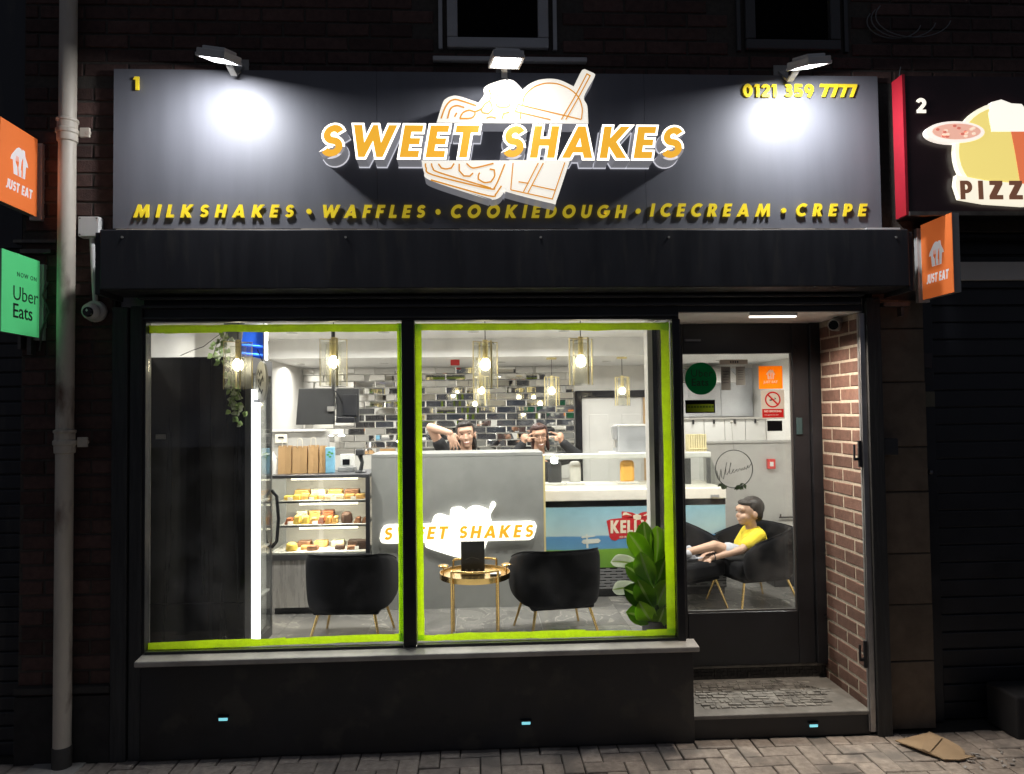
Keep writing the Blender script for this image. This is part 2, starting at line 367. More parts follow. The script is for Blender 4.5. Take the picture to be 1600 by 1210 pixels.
    if c == 'N': return [_p(0,0,.25,0,.25,.52,.56,0,.8,0,.8,1,.55,1,.55,.48,.24,1,0,1)], .8
    if c == '1': return [_p(.17,0,.42,0,.42,1,.1,1,0,.8,.17,.8)], .42
    if c == '2': return [stroke(arc(.36,.68,.23,.21,165,-35,12)+[(.17,.12)], .23)[:], _p(.06,0,.68,0,.68,.21,.06,.21)], .68
    if c == '7': return [_p(.16,0,.43,0,.72,.85,.72,1,0,1,0,.77,.42,.77)], .72
    if c == '3': return [stroke(arc(.3,.74,.19,.15,150,-90,10)+arc(.3,.31,.24,.2,90,-150,10), .22)], .66
    if c == '5': return [stroke([(.62,.89),(.16,.89),(.13,.5)]+arc(.31,.33,.26,.22,120,-150,12), .22)], .68
    if c == '9': return [arc(.37,.66,.36,.35,0,340,17), arc(.37,.66,.13,.14,0,340,14), stroke([(.62,.55),(.3,.0)], .25)], .73
    if c == '.': return [arc(.17,.5,.17,.17,0,330,11)], .34
    return [], .35
def layout(text, track, shear):
    x = 0; out = []
    for c in text:
        lp, adv = glyph(c); out.append((c, x, lp)); x += adv+track
    return out, x-track
def fill(loops, depth, offset=0):
    "filled outline as vertices and faces, in x, y, thickness along +z from 0"
    cu = bpy.data.curves.new('c', 'CURVE'); cu.dimensions = '2D'; cu.fill_mode = 'BOTH'; cu.extrude = depth/2; cu.offset = offset
    for lp in loops:
        sp = cu.splines.new('POLY'); sp.points.add(len(lp)-1); sp.use_cyclic_u = True
        for i, q in enumerate(lp): sp.points[i].co = (q[0], q[1], 0, 1)
    o = bpy.data.objects.new('c', cu); COL.objects.link(o)
    me = bpy.data.meshes.new_from_object(o.evaluated_get(bpy.context.evaluated_depsgraph_get()))
    vs = [(v.co.x, v.co.y, v.co.z+depth/2) for v in me.vertices]; fs = [tuple(p.vertices) for p in me.polygons]
    bpy.data.objects.remove(o); bpy.data.curves.remove(cu); bpy.data.meshes.remove(me)
    return vs, fs
def fontfill(text, size, depth, shear=0, offset=0, spacing=1, align='LEFT'):
    cu = bpy.data.curves.new('t', 'FONT'); cu.body = text; cu.size = size; cu.extrude = depth/2; cu.shear = shear; cu.offset = offset
    cu.space_character = spacing; cu.align_x = align; cu.resolution_u = 3
    o = bpy.data.objects.new('t', cu); COL.objects.link(o)
    me = bpy.data.meshes.new_from_object(o.evaluated_get(bpy.context.evaluated_depsgraph_get()))
    vs = [(v.co.x, v.co.y, v.co.z+depth/2) for v in me.vertices]; fs = [tuple(p.vertices) for p in me.polygons]
    bpy.data.objects.remove(o); bpy.data.curves.remove(cu); bpy.data.meshes.remove(me)
    return vs, fs
class Frame:
    "a flat working frame in space: u to the reader's right, v up, w towards the reader"
    def __init__(s, o, u, v=(0,0,1)):
        s.o = Vector(o); s.u = Vector(u).normalized(); s.v = Vector(v).normalized(); s.w = s.u.cross(s.v)
    def __call__(s, p): return s.o+s.u*p[0]+s.v*p[1]+s.w*(p[2] if len(p) > 2 else 0)
FRONT = lambda o: Frame(o, (1,0,0))
def put(mb, fr, vf, dw=0, dx=0, dy=0):
    vs, fs = vf
    return mb.add([fr((v[0]+dx, v[1]+dy, v[2]+dw)) for v in vs], fs)
def sheared(lp, h, shear, x0): return [((x+shear*y)*h+x0, y*h) for x, y in lp]
def word(fr, text, height, width, shear, depth, name, m, parent, w0=0, sub=None):
    "one object per letter, spread to the given width"
    adv = sum(glyph(c)[1] for c in text)
    track = (width/height-shear-adv)/max(1, len(text)-1)
    out, _ = layout(text, track, shear)
    for c, x, lp in out:
        if not lp: continue
        loops = [sheared(l, height, shear, x*height) for l in lp]
        mb = MB()
        groups = {'2': [[0], [1]], '9': [[0, 1], [2]]}.get(c, [list(range(len(loops)))])
        for gi, g in enumerate(groups): put(mb, fr, fill([loops[k] for k in g], depth), w0+.0004*gi)
        mb.build(name, m, parent)
def joined(fr, text, height, width, shear, depth, w0=0, mb=None, offset=0):
    mb = mb or MB(); adv = sum(glyph(c)[1] for c in text); xs = 1
    track = (width/height-shear-adv)/max(1, len(text)-1)
    if track < .1: track = .1; xs = (width/height-shear)/(adv+.1*(len(text)-1))
    for c, x, lp in layout(text, track, shear)[0]:
        if lp: put(mb, fr, fill([sheared([(a*xs, b) for a, b in l], height, shear, x*xs*height) for l in lp], depth, offset), w0)
    return mb
def poly(fr, pts, depth, w0=0, mb=None, offset=0):
    return put(mb or MB(), fr, fill([pts], depth, offset), w0)

# ================================================================== THE SETTING
GX0, GX1 = -40, 40
tag(bx('ground', ASPH, GX0, GX1, -40, 30, -.3, -.05), kind='structure')
pav = bx('pavement', SAND, -9, 9, -2.2, 6, -.05, -.011); tag(pav, kind='structure')

BCACHE = {}
def brick_mesh(lx, h, pr, m, key, ch=.004):
    k = (round(lx, 3), round(h, 3), pr, m.name, key)
    if k in BCACHE: return BCACHE[k]
    rr = random.Random(hash(k) % 9999); j = lambda: rr.uniform(-.0015, .0015)
    a, b = lx/2, h/2; mb = MB()
    o = [(-a+j(),-b+j(),0),(a+j(),-b+j(),0),(a+j(),b+j(),0),(-a+j(),b+j(),0)]
    q = [(x*(1-ch/a), y*(1-ch/b), pr+j()*.6) for x, y, _ in o]; o2 = [(x, y, pr-ch) for x, y, _ in o]
    mb.add(o+o2+q, [(0,1,5,4),(1,2,6,5),(2,3,7,6),(3,0,4,7),(4,5,9,8),(5,6,10,9),(6,7,11,10),(7,4,8,11),(8,9,10,11)])
    BCACHE[k] = mb.mesh('brick', m); return BCACHE[k]
def lay(parent, fr, u, v, lx, h, pr, m, name='brick'):
    o = bpy.data.objects.new(name, brick_mesh(lx, h, pr, m, random.randrange(3))); COL.objects.link(o)
    p = fr((u, v, 0)) - root_loc(parent); mm = Matrix((fr.u, fr.v, fr.w)).transposed().to_4x4(); mm.translation = p
    o.parent = parent; o.matrix_local = mm; return o
def brickwork(parent, fr, width, height, m, phase=0, pr=.007, course=.075, L=.225, gap=.011, skip=None):
    n = int(height/course)
    for i in range(n):
        x = -(phase if i % 2 else phase+L/2) % L - L
        while x < width-.02:
            a, b = max(x, 0)+gap/2, min(x+L, width)-gap/2
            if b-a > .025 and not (skip and skip((a+b)/2, (i+.5)*course)):
                lay(parent, fr, (a+b)/2, (i+.5)*course, b-a, course-gap, pr*random.uniform(.75, 1.2), m)
            x += L

# block paving, 90 degree herringbone of 200 x 100 blocks
npv = 0; rest = MB()
G0 = Frame((0,0,-.011), (1,0,0), (0,1,0))
for row in range(-22, 1):
    for c in range(-80, 90):
        x, y = c*.1, row*.1
        k = (c-row) % 4
        if k == 0: bxx = (x, y, .2, .1)
        elif k == 3: bxx = (x, y, .1, .2)
        else: continue
        cx, cy, lx, ly = bxx[0]+bxx[2]/2, bxx[1]+bxx[3]/2, bxx[2]-.006, bxx[3]-.006
        if cy+ly/2 > -.0: 
            if cy-ly/2 > -.02: continue
            top = -.004; ly = top-(cy-ly/2); cy = top-ly/2
        if ly < .02: continue
        if -2.75 < cx < 3.5 and cy > -.46 and npv < 300:
            npv += 1; o = lay(pav, G0, cx, cy, lx, ly, .011*random.uniform(.7, 1.2), PAVE, 'paving_block'); o.matrix_basis = o.matrix_basis @ Matrix.Rotation(random.gauss(0, .012), 4, 'X') @ Matrix.Rotation(random.gauss(0, .012), 4, 'Y') @ Matrix.Rotation(random.gauss(0, .01), 4, 'Z')
        elif -6 < cx < 6:
            h = random.uniform(-.002, .001); rest.box(cx-lx/2, cx+lx/2, cy-ly/2, cy+ly/2, -.02, h)
tag(rest.build('far_paving_blocks', PAVE, pav), kind='stuff')

# ---- the brick front of the building
bw = thing('brick_wall', 'dark brick front wall rising above and beside the grey shop sign', 'wall', (0, 0, 0))
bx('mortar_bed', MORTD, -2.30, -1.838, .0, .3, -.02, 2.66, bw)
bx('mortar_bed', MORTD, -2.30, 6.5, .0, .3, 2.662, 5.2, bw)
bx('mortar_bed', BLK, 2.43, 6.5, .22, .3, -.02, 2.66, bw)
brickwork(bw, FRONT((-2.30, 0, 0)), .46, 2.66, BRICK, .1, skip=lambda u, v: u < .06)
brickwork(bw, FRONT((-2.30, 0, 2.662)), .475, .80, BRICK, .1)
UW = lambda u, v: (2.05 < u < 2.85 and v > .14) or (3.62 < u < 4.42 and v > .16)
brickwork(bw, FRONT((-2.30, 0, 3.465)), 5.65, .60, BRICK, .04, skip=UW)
plw = MB().box(-2.3, -1.84, -.03, -.001, .0, .33)
plw.build('plinth', mat('plinth_render', (.03, .027, .026), .9, var=.4, scale=12), bw)
# ledge at the pier
bx('offset_course', mat('pier_course', (.05, .045, .042), .9, var=.3), -2.3, -1.842, -.035, -.002, .345, .375, bw)

def upper_window(x0, x1, z0, dim, label):
    t = thing('upstairs_window', label, 'window', ((x0+x1)/2, 0, z0))
    f = dim; d = .055
    fr_ = MB().box(x0, x1, -.03, .02, z0, z0+d).box(x0, x0+d, -.03, .02, z0+d+.001, 4.6).box(x1-d, x1, -.03, .02, z0+d+.001, 4.6)
    fr_.build('window_frame', f, t, bevel=.006)
    MB().box(x0+d+.002, x1-d-.002, .0, .006, z0+d+.002, 4.6).build('pane', DARKG, t)
    bx('dark_room', mat('dark_room', (.03, .03, .034), .9), x0+d, x1-d, .02, .025, z0+d, 4.6, t)
    MB().box(x0-.045, x0-.025, -.02, .01, z0-.005, 4.6).box(x1+.025, x1+.045, -.02, .01, z0-.005, 4.6).build('reveal_trim', f, t)
upper_window(-.135, .40, 3.632, UPVC, 'white framed upstairs window right above the middle floodlight')
upper_window(1.46, 1.98, 3.64, mat('upvc_dull', (.07, .07, .072), .5), 'dull dark framed upstairs window above the phone number')
tag(bx('ledge_rail', UPVC, -.21, .60, -.045, -.008, 3.553, 3.577, bevel=.004), 'pale narrow rail fixed to the bricks behind the middle floodlight', 'rail')
# loose cables on the upper wall
for k, (x, z, r, tilt, lb) in enumerate(((2.28, 3.80, .12, 0, 'loose looped cable hanging high on the dark wall above the red box'),)):
    mb = MB()
    for q in range(3):
        pts = [Vector((x+(.10+.02*q)*math.cos(a)*1.5+.05*q, -.02-.008*q, z+.04*q*.3+(.09+.012*q)*math.sin(a))) for a in [R(150+200*i/18) for i in range(19)]]
        mb.tube(pts, .0032, 5)
    tag(mb.build('cable', mat('cable_grey', (.2, .2, .2), .5), smooth=40), lb, 'cable')
tag(MB().tube([at(1407,105,-.03), at(1405,118,-.03), at(1411,130,-.04), at(1424,136,-.05)], .003, 5).build('cable', MATS['cable_grey'], smooth=40), 'short bent cable end sticking out above the red sign box', 'cable')

# ---- neighbour on the far left: closed dark shutter
nb = thing('roller_shutter', 'closed black roller shutter of the shop beyond the drain pipe', 'shutter', (-3.0, .1, 0))
for i in range(34): MB().box(-4.6, -2.302, .085, .1, i*.075+.002, i*.075+.070).build('slat', SHUT, nb, bevel=.006)
bx('backing', BLK, -4.6, -2.301, .101, .14, 0, 2.56, nb)
nf = thing('neighbour_fascia', 'unlit dark fascia and wall of the shop on the far left', 'fascia', (-3.4, 0, 2.56))
bx('board', SHUT, -4.6, -2.302, .02, .3, 2.562, 4.6, nf)
bx('shutter_housing', SHUT, -4.6, -2.303, -.0, .015, 2.58, 2.9, nf)

# ================================================================== SHOP ROOM
FZ, CZ = .22, 2.42
RX0, RX1, RY1 = -1.98, 3.25, 4.70
fl = put(MB(), Frame((0,0,.1), (1,0,0), (0,1,0)), fill([[(RX0,.12),(1.03,.12),(1.03,.56),(RX1,.56),(RX1,RY1),(RX0,RY1)]], FZ-.106)).build('shop_floor', GROUT); tag(fl, kind='structure')
for i in range(9):
    for j in range(8):
        x0, y0 = RX0+.02+i*.6, .13+j*.6
        x1, y1 = min(x0+.597, RX1), min(y0+.597, RY1)
        if x1-x0 > .05 and y1 < 9: 
            if y0 < .56 and x1 > 1.03: y0 = .562
            bx('floor_tile', MARB, x0, x1, y0, y1, FZ-.006, FZ+random.uniform(-.0006,.0006), fl)
ce = bx('shop_ceiling', CEIL, RX0, RX1, .12, 3.15, CZ, CZ+.1); tag(ce, kind='structure')
tag(bx('lowered_ceiling', CEIL, RX0, RX1, 3.15, RY1, 2.245, CZ+.1), kind='structure')
tag(bx('left_wall', WALLW, RX0-.1, RX0, .06, RY1, FZ-.1, 2.6), kind='structure')
tag(bx('right_wall', WALLW, RX1, RX1+.1, .5, RY1, FZ-.1, 2.6), kind='structure')
tag(bx('inner_front_wall', WALLW, 2.16, RX1, .40, .5, FZ-.1, 2.6), kind='structure')
tag(bx('head_wall', WALLW, RX0, 1.03, .06, .12, 2.215, 2.6), kind='structure')
tag(bx('lobby_head_wall', WALLW, 1.03, RX1, .53, .6, 2.25, 2.6), kind='structure')
tag(bx('inner_left_return', WALLW, RX0, -1.72, .06, .12, FZ, 2.215), kind='structure')
tag(bx('knee_wall', WALLW, -1.72, 1.02, .03, .1, 0, .497), kind='structure')
rw = bx('rear_wall', WALLW, RX0, RX1, RY1, RY1+.1, FZ-.1, 2.6); tag(rw, kind='structure')
bx('tile_bed', GROUT, RX0, 1.13, RY1-.02, RY1-.001, .95, 2.245, rw)
ty = RY1-.02
def mirror_tile(x, z, lx):
    key = round(lx, 3)
    if key not in BCACHE:
        a, b, t, e = lx/2, .0365, .006, .006
        mb = MB().add([(-a,0,-b),(a,0,-b),(a,0,b),(-a,0,b),(-a,-t*.6,-b),(a,-t*.6,-b),(a,-t*.6,b),(-a,-t*.6,b),(-a+e,-t,-b+e),(a-e,-t,-b+e),(a-e,-t,b-e),(-a+e,-t,b-e)],
            [(0,1,5,4),(1,2,6,5),(2,3,7,6),(3,0,4,7),(4,5,9,8),(5,6,10,9),(6,7,11,10),(7,4,8,11),(8,9,10,11)])
        BCACHE[key] = mb.mesh('tile', MIRR)
    o = bpy.data.objects.new('tile', BCACHE[key]); COL.objects.link(o); o.parent = rw
    o.location = Vector((x, ty, z))-rw.location; o.rotation_euler = (random.gauss(-.018, .026), 0, random.gauss(0, .035))
for i in range(13):
    z = 2.245-.0385-i*.0765; x = RX0+.01-(0 if i % 2 else .115)
    while x < 1.12:
        a, b = max(x, RX0+.004), min(x+.228, 1.125)
        if b-a > .03: mirror_tile((a+b)/2, z, b-a)
        x += .231
# rear doorway at the right of the tiles, open door white
rd = thing('rear_doorway', 'black framed doorway with a plain white door behind the counter', 'door', (1.55, RY1, FZ))
MB().box(1.14, 1.215, RY1-.06, RY1-.001, FZ, 1.955).box(1.216, 1.99, RY1-.06, RY1-.001, 1.875, 1.955).box(1.991, 2.06, RY1-.06, RY1-.001, FZ, 1.955).build('door_frame', BLKG, rd, bevel=.004)
bx('door_leaf', WHT, 1.217, 1.989, RY1-.03, RY1-.005, FZ, 1.873, rd)
MB().box(1.30, 1.52, RY1-.038, RY1-.031, .4, 1.68).box(1.68, 1.9, RY1-.038, RY1-.031, .4, 1.68).build('door_panel', WHT, rd, bevel=.004)
bx('timber_edge', mat('pine_edge', (.5, .33, .17), .5), 1.93, 1.988, RY1-.05, RY1-.039, FZ, 1.87, rd)

# ---- ceiling downlights (four visible in a row, one row nearer the window, two in the lowered part)
def downlight(x, y, z, label, group, power):
    t = thing('downlight', label, 'ceiling light', (x, y, z), group)
    MB().lathe([(.032,-.004),(.046,-.006),(.048,0)], (x,y,z), 18).build('trim_ring', WHT, t, smooth=40)
    MB().lathe([(0,-.003),(.031,-.003)], (x,y,z), 16).build('lens', DLIT, t)
    lamp('bulb_light', 'AREA', (x,y,z-.012), power, (1, .962, .91), t, size=.07, spread=165)
for k, (px, lb) in enumerate(((456, 'round recessed ceiling light above the cake cabinet'), (600, 'round recessed ceiling light between second pendant and mullion'),
        (740, 'round recessed ceiling light just left of the third pendant'), (881, 'round recessed ceiling light just left of the fourth pendant'))):
    p = at(px, 528, 2.55); downlight(p.x, 2.55, CZ, lb, 'ceiling downlights', 18)
for x, lb in ((-1.3, 'recessed ceiling light over the window end of the fridge'), (-.4, 'recessed ceiling light over the left chair'), (.5, 'recessed ceiling light over the round table'), (1.5, 'recessed ceiling light over the ice cream freezer'), (2.5, 'recessed ceiling light over the seated boy')):
    downlight(x, 1.35, CZ, lb, 'ceiling downlights', 24)
for px, lb in ((783, 'round light in the lowered ceiling left of the fourth pendant'), (948, 'round light in the lowered ceiling near the rear doorway'), (600, 'round light in the lowered ceiling over the tiles'), (470, 'round light in the lowered ceiling at the left wall')):
    p = at(px, 567, 3.9); downlight(p.x, 3.9, 2.245, lb, 'lowered ceiling lights', 12)
downlight(2.6, 3.9, 2.245, 'round light in the lowered ceiling beyond the kitchen cupboards', 'lowered ceiling lights', 12)

# ================================================================== SHOP FRONT
# ---- lobby: recess right of the window
rv = thing('brick_reveal', 'lit brown brick side wall of the doorway recess', 'wall', (2.1, .25, .1))
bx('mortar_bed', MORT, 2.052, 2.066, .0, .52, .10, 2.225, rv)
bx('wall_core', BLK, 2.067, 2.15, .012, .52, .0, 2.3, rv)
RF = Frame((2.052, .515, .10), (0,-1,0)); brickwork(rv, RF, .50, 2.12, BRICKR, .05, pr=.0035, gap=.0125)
tag(bx('lobby_ceiling', CEIL, 1.07, 2.07, .0, .52, 2.228, 2.3), kind='structure')
t = thing('lobby_light', 'slim white strip light under the ceiling of the doorway recess', 'light', (1.6, .04, 2.21))
MB().box(1.46, 1.72, .012, .042, 2.212, 2.2275).build('case', WPL, t, bevel=.002)
MB().box(1.465, 1.715, .014, .040, 2.204, 2.2115).build('diffuser', emis('strip_glow', (1, .90, .78), 2.5), t)
lamp('strip_lamp', 'AREA', (1.59, .03, 2.195), 12, (1, .86, .72), t, .25, .03, to=(.3, .0, -1), spread=120)
# ---- right stone pier
sp = thing('stone_pier', 'narrow pier of painted stone blocks between the two shops', 'pier', (2.3, .05, 0))
bx('core', MORTD, 2.152, 2.43, .05, .3, 0, 2.66, sp)
z = .0
for h in (.36, .30, .27, .33, .24, .35, .29, .16):
    lay(sp, FRONT((2.152, .05, 0)), .139, z+h/2, .274, h-.006, .012, STONE, 'stone_block'); z += h
# ---- shutter guides
gl = thing('shutter_post', 'pair of worn dark timber posts at the left end of the shopfront', 'post', (-1.76, 0, 0))
MB().box(-1.838, -1.760, -.035, .04, 0, 2.27).build('timber', TIMB, gl, bevel=.005)
MB().box(-1.752, -1.690, -.028, .04, 0, 2.275).build('timber', TIMB, gl, bevel=.005)
bx('groove', BLK, -1.7605, -1.7515, -.01, .03, 0, 2.27, gl)
gr = thing('shutter_post', 'black shutter post with a silver guide rail right of the doorway', 'post', (2.1, 0, 0))
MB().box(2.072, 2.150, -.035, .01, 0, 2.30).build('post', TIMB, gr, bevel=.004)
MB().box(2.040, 2.0705, -.02, -.012, .02, 2.22).box(2.036, 2.043, -.011, .004, .02, 2.22).build('guide_rail', mat('galvanised', (.4,.4,.41), .4, .9, var=.25, scale=9), gr, bevel=.002)
for z_ in (1.47, .42):
    b = MB().box(2.018, 2.034, -.018, -.006, z_-.07, z_+.07).box(1.995, 2.017, -.016, -.008, z_-.035, z_-.02).tube([(1.997,-.012,z_-.03),(1.997,-.012,z_+.05)], .006, 8)
    b.build('slide_bolt', BLK, gr)
# ---- shutter box
sb = thing('shutter_box', 'long black roller shutter box under the grey sign', 'shutter box', (.2, -.12, 2.32))
MB().box(-1.795, 2.187, -.25, -.001, 2.322, 2.612).build('housing', SHUT, sb, bevel=.006)
MB().box(-1.82, -1.796, -.24, -.001, 2.30, 2.60).build('end_plate', SHUT, sb, bevel=.003)
MB().box(2.188, 2.212, -.24, -.001, 2.30, 2.60).build('end_plate', SHUT, sb, bevel=.003)
for px in (191, 540, 845, 1045, 1400):
    p = at(px, 371, -.25); MB().lathe([(.006,-.0035),(.006,0)], (p.x, -.25, p.z), 8, 'y').build('screw', PLIGHT, sb)
hd = thing('shop_window_head', 'dark head frame with shutter slot rails above the shop windows', 'window frame', (.2, 0, 2.2))
MB().box(-1.69, 1.068, -.012, .05, 2.195, 2.32).box(1.069, 2.06, -.012, -.001, 2.232, 2.32).build('head', BLK, hd)
MB().box(-1.688, 2.035, -.05, -.013, 2.262, 2.275).build('slot_rail', mat('slot_rail_grey', (.06, .062, .068), .35, var=.2), hd, bevel=.002)
MB().box(-1.688, 2.035, -.09, -.052, 2.300, 2.312).build('slot_rail', MATS['slot_rail_grey'], hd, bevel=.002)
MB().box(-1.688, 1.06, -.03, -.013, 2.208, 2.216).build('bead', MATS['slot_rail_grey'], hd)
# ---- window
wn = thing('shop_window', 'large two pane shop window edged with lime green tape', 'window', (-.3, 0, .5))
FT, FB = 2.194, .528
MB().box(-.385, -.318, -.03, .05, FB, FT).build('mullion', BLK, wn, bevel=.006)
MB().box(1.028, 1.072, -.03, .045, FB-.03, FT).build('corner_post', BLK, wn, bevel=.006)
MB().box(-1.689, -1.676, -.02, .04, FB, FT).build('side_frame', BLK, wn)
MB().box(-1.675, -.386, -.02, .045, FB-.025, FB+.006).box(-.317, 1.027, -.02, .045, FB-.025, FB+.006).build('bottom_rail', mat('rail_grey', (.05,.05,.05), .4), wn)
for x0, x1 in ((-1.675, -.386), (-.317, 1.027)): MB().box(x0, x1, .012, .018, FB+.007, FT-.001).build('pane', GLS, wn)
MB().box(1.046, 1.052, .046, .445, FB, FT).build('return_pane', GLS, wn)
MB().box(1.028, 1.07, .446, .50, FB-.03, 2.225).build('return_post', BLK, wn, bevel=.004)
MB().box(.998, 1.027, .41, .498, FZ, 2.225).build('return_trim', WALLW, wn)
MB().box(1.032, 1.066, .046, .445, FB-.03, FB-.002).box(1.032, 1.066, .046, .445, FT+.001, 2.227).build('return_rail', BLK, wn)
def tape_strip(p, q, wd, side, jit, label=None):
    "torn tape along p-q on the glass; side = direction of the visible inner edge"
    p, q = Vector(p), Vector(q); L = (q-p).length; a, b = [], []; d = 0; ww = 0
    while d < L:
        c = p.lerp(q, d/L); ww = ww*.7+random.gauss(0, .35)*jit
        a.append((c.x+side[0]*random.uniform(-.2,.2)*jit, c.y+side[1]*random.uniform(-.3,.3)*jit)); b.append((c.x+side[0]*(wd+ww), c.y+side[1]*(wd+ww)))
        if random.random() < .08: ww = random.uniform(-1, 1)*jit; b.append((c.x+side[0]*(wd+ww)+abs(side[1])*.003, c.y+side[1]*(wd+ww)+abs(side[0])*.003))
        d += random.uniform(.02, .11)
    a.append((q.x, q.y)); b.append((q.x+side[0]*wd, q.y+side[1]*wd))
    return poly(Frame((0, .0195+.0035*random.random(), 0), (1,0,0)), a+b[::-1], .0006).build('tape', TAPE, wn)
tape_strip((-1.676, 2.182), (-.386, 2.182), .040, (0,-1), .004)
tape_strip((-.402, 2.185), (-.408, .54), .022, (1,0), .003)
tape_strip((-.412, 2.185), (-.412, .54), .026, (1,0), .003)
tape_strip((-1.676, .532), (-.386, .545), .036, (0,1), .006)
tape_strip((-.316, 2.183), (1.026, 2.178), .038, (0,-1), .004)
tape_strip((-.320, 2.18), (-.316, .545), .034, (1,0), .003)
tape_strip((1.024, 2.18), (1.029, .545), .046, (-1,0), .003)
tape_strip((-.316, .540), (1.026, .536), .034, (0,1), .006)
sl = MB().add([(-1.69,-.105,.485),(1.118,-.105,.485),(1.118,-.0,.485),(-1.69,-.0,.485),(-1.69,-.105,.512),(1.118,-.105,.512),(1.118,-.0,.524),(-1.69,-.0,.524)],
     [(3,2,1,0),(4,5,6,7),(0,1,5,4),(1,2,6,5),(2,3,7,6),(3,0,4,7)]).build('window_sill', SILL, bevel=.006, loc=(-.3,-.05,.485))
tag(sl, 'weathered pale sill running under both shop windows', 'sill')
sr = thing('stallriser', 'plain black panel wall under the shop window', 'wall', (-.3, 0, 0))
MB().box(-1.688, 1.103, -.035, .02, .005, .484).build('panel', PLIN, sr, bevel=.004)
MB().box(1.085, 1.103, .021, .5, .005, .484).build('return_panel', BLK, sr)
def brick_light(px, py, Y, label):
    p = at(px, py, Y); t = thing('brick_light', label, 'light', p, 'small cyan lights along the foot of the shop')
    MB().box(p.x-.022, p.x+.022, Y-.006, Y-.001, p.z-.010, p.z+.008).build('lens', CYAN, t, bevel=.003)
    MB().box(p.x-.028, p.x+.028, Y-.016, Y-.001, p.z+.009, p.z+.016).build('hood', BLK, t)
brick_light(349, 1123, -.036, 'small cyan light on the black panel below the left pane')
brick_light(822, 1129, -.036, 'small cyan light on the black panel below the right pane')
brick_light(1271, 1133, -.002, 'small cyan light on the front of the doorway step')
# ---- doorstep
MOS = mat('mosaic_stone', (.22, .21, .19), .65, var=.85, scale=17, bump=.4, bscale=150)
st = thing('doorstep', 'stone doorstep with mosaic top in front of the door', 'step', (1.57, .25, 0))
MB().box(1.104, 2.051, .0, .5, .002, .105).build('riser', BLK, st)
MB().box(1.104, 2.051, -.012, .5, .1055, .128).build('slab', mat('step_slab', (.20,.19,.172), .6, var=.35, scale=9, bump=.4, bscale=60), st, bevel=.006)
mosaic = MB()
for j in range(11):
    x = 1.16+random.uniform(0, .04); y0 = .07+j*.036
    while x < 1.93-.02*abs(j-5):
        lx = random.uniform(.02, .075); d = random.uniform(.018, .031); z_ = .1285+random.uniform(.001, .008)
        sk = random.uniform(-.006, .006)
        mosaic.add([(x,y0,.128),(x+lx,y0+sk,.128),(x+lx,y0+d+sk,.128),(x,y0+d,.128),(x+.002,y0+.002,z_),(x+lx-.002,y0+sk+.002,z_-.001),(x+lx-.002,y0+d+sk-.002,z_),(x+.002,y0+d-.002,z_+.001)],
                   [(4,5,6,7),(0,1,5,4),(1,2,6,5),(2,3,7,6),(3,0,4,7)]); x += lx+.006
tag(mosaic.build('mosaic', MOS, st), kind='stuff')
dmos = MB()
for i in range(48):
    for j in range(3):
        x = 1.106+i*.0196; z_ = .130+j*.0205; dmos.box(x+.001, x+.0186, .497-random.uniform(.001,.006), .499, z_+.001, z_+.0195)
rs = thing('door_threshold', 'dark mosaic riser with a worn metal threshold under the door', 'threshold', (1.57, .5, .13))
MB().box(1.104, 2.051, .5, .56, .1285, .196).build('riser', BLK, rs)
tag(dmos.build('mosaic', mat('dark_mosaic', (.05,.045,.04), .5, var=.5, scale=45), rs), kind='stuff')
MB().box(1.074, 2.05, .478, .56, .1965, .214).build('strip', mat('worn_strip', (.16,.15,.13), .5, .5, var=.4, scale=15), rs, bevel=.003)
# ---- door
dr = thing('shop_door', 'black framed glazed shop door with stickers inside the recess', 'door', (1.57, .5, .214))
DY0, DY1 = .475, .525
MB().box(1.073, 1.225, DY0, DY1, .2145, 2.226).build('hinge_stile', BLK, dr, bevel=.004)
MB().box(1.886, 1.985, DY0, DY1, .2145, 2.226).build('lock_stile', BLK, dr, bevel=.004)
MB().box(1.226, 1.885, DY0, DY1, 2.046, 2.226).build('top_rail', BLK, dr, bevel=.004)
MB().box(1.226, 1.885, DY0, DY1, .2145, .522).build('bottom_rail', BLK, dr, bevel=.004)
MB().box(1.987, 2.050, DY0-.02, DY1, .2145, 2.226).build('jamb', BLK, dr, bevel=.004)
MB().box(1.2265, 1.8845, .497, .503, .5225, 2.0455).build('pane', GLS, dr)
MB().box(1.227, 1.884, .484, .496, .523, .533).box(1.874, 1.8845, .484, .496, .534, 2.045).build('glazing_bead', mat('bead_grey', (.12,.12,.12), .3, .5), dr)
MB().box(1.90, 1.935, .466, .474, 1.56, 1.66).build('lock_plate', mat('lock_teal', (.04, .075, .08), .3), dr, bevel=.003)
MB().box(1.235, 1.33, .455, .474, 2.12, 2.132).build('closer_arm', STEELD, dr)
# papers and stickers on the door glass
def dframe(px, py): return FRONT(at(px, py, .4965))
def card(name, m, px0, px1, py0, py1, label, cat, dw=0.0):
    a, b = at(px0, py1, .4965), at(px1, py0, .4965); f = FRONT((a.x, .4965, a.z))
    return f, b.x-a.x, b.z-a.z
def sticker(name, m, px0, px1, py0, py1, label, cat):
    f, w_, h_ = card(name, m, px0, px1, py0, py1, label, cat)
    t = thing(name, label, cat, f.o); poly(f, [(0,0),(w_,0),(w_,h_),(0,h_)], .0008).build('sheet', m, t); return t, f, w_, h_
def paper(name, col): return translucent(name, col, .08, 30)
t = thing('round_sticker', 'round dark green delivery sticker on the door glass', 'sticker', at(1095, 592, .4965)); f = FRONT(t.location)
poly(f, arc(0,0,.096,.096,0,350,35), .0008).build('sheet', paper('green_film', (.012, .16, .075)), t)
tx = mat('print_black', (.01,.012,.012), .6)
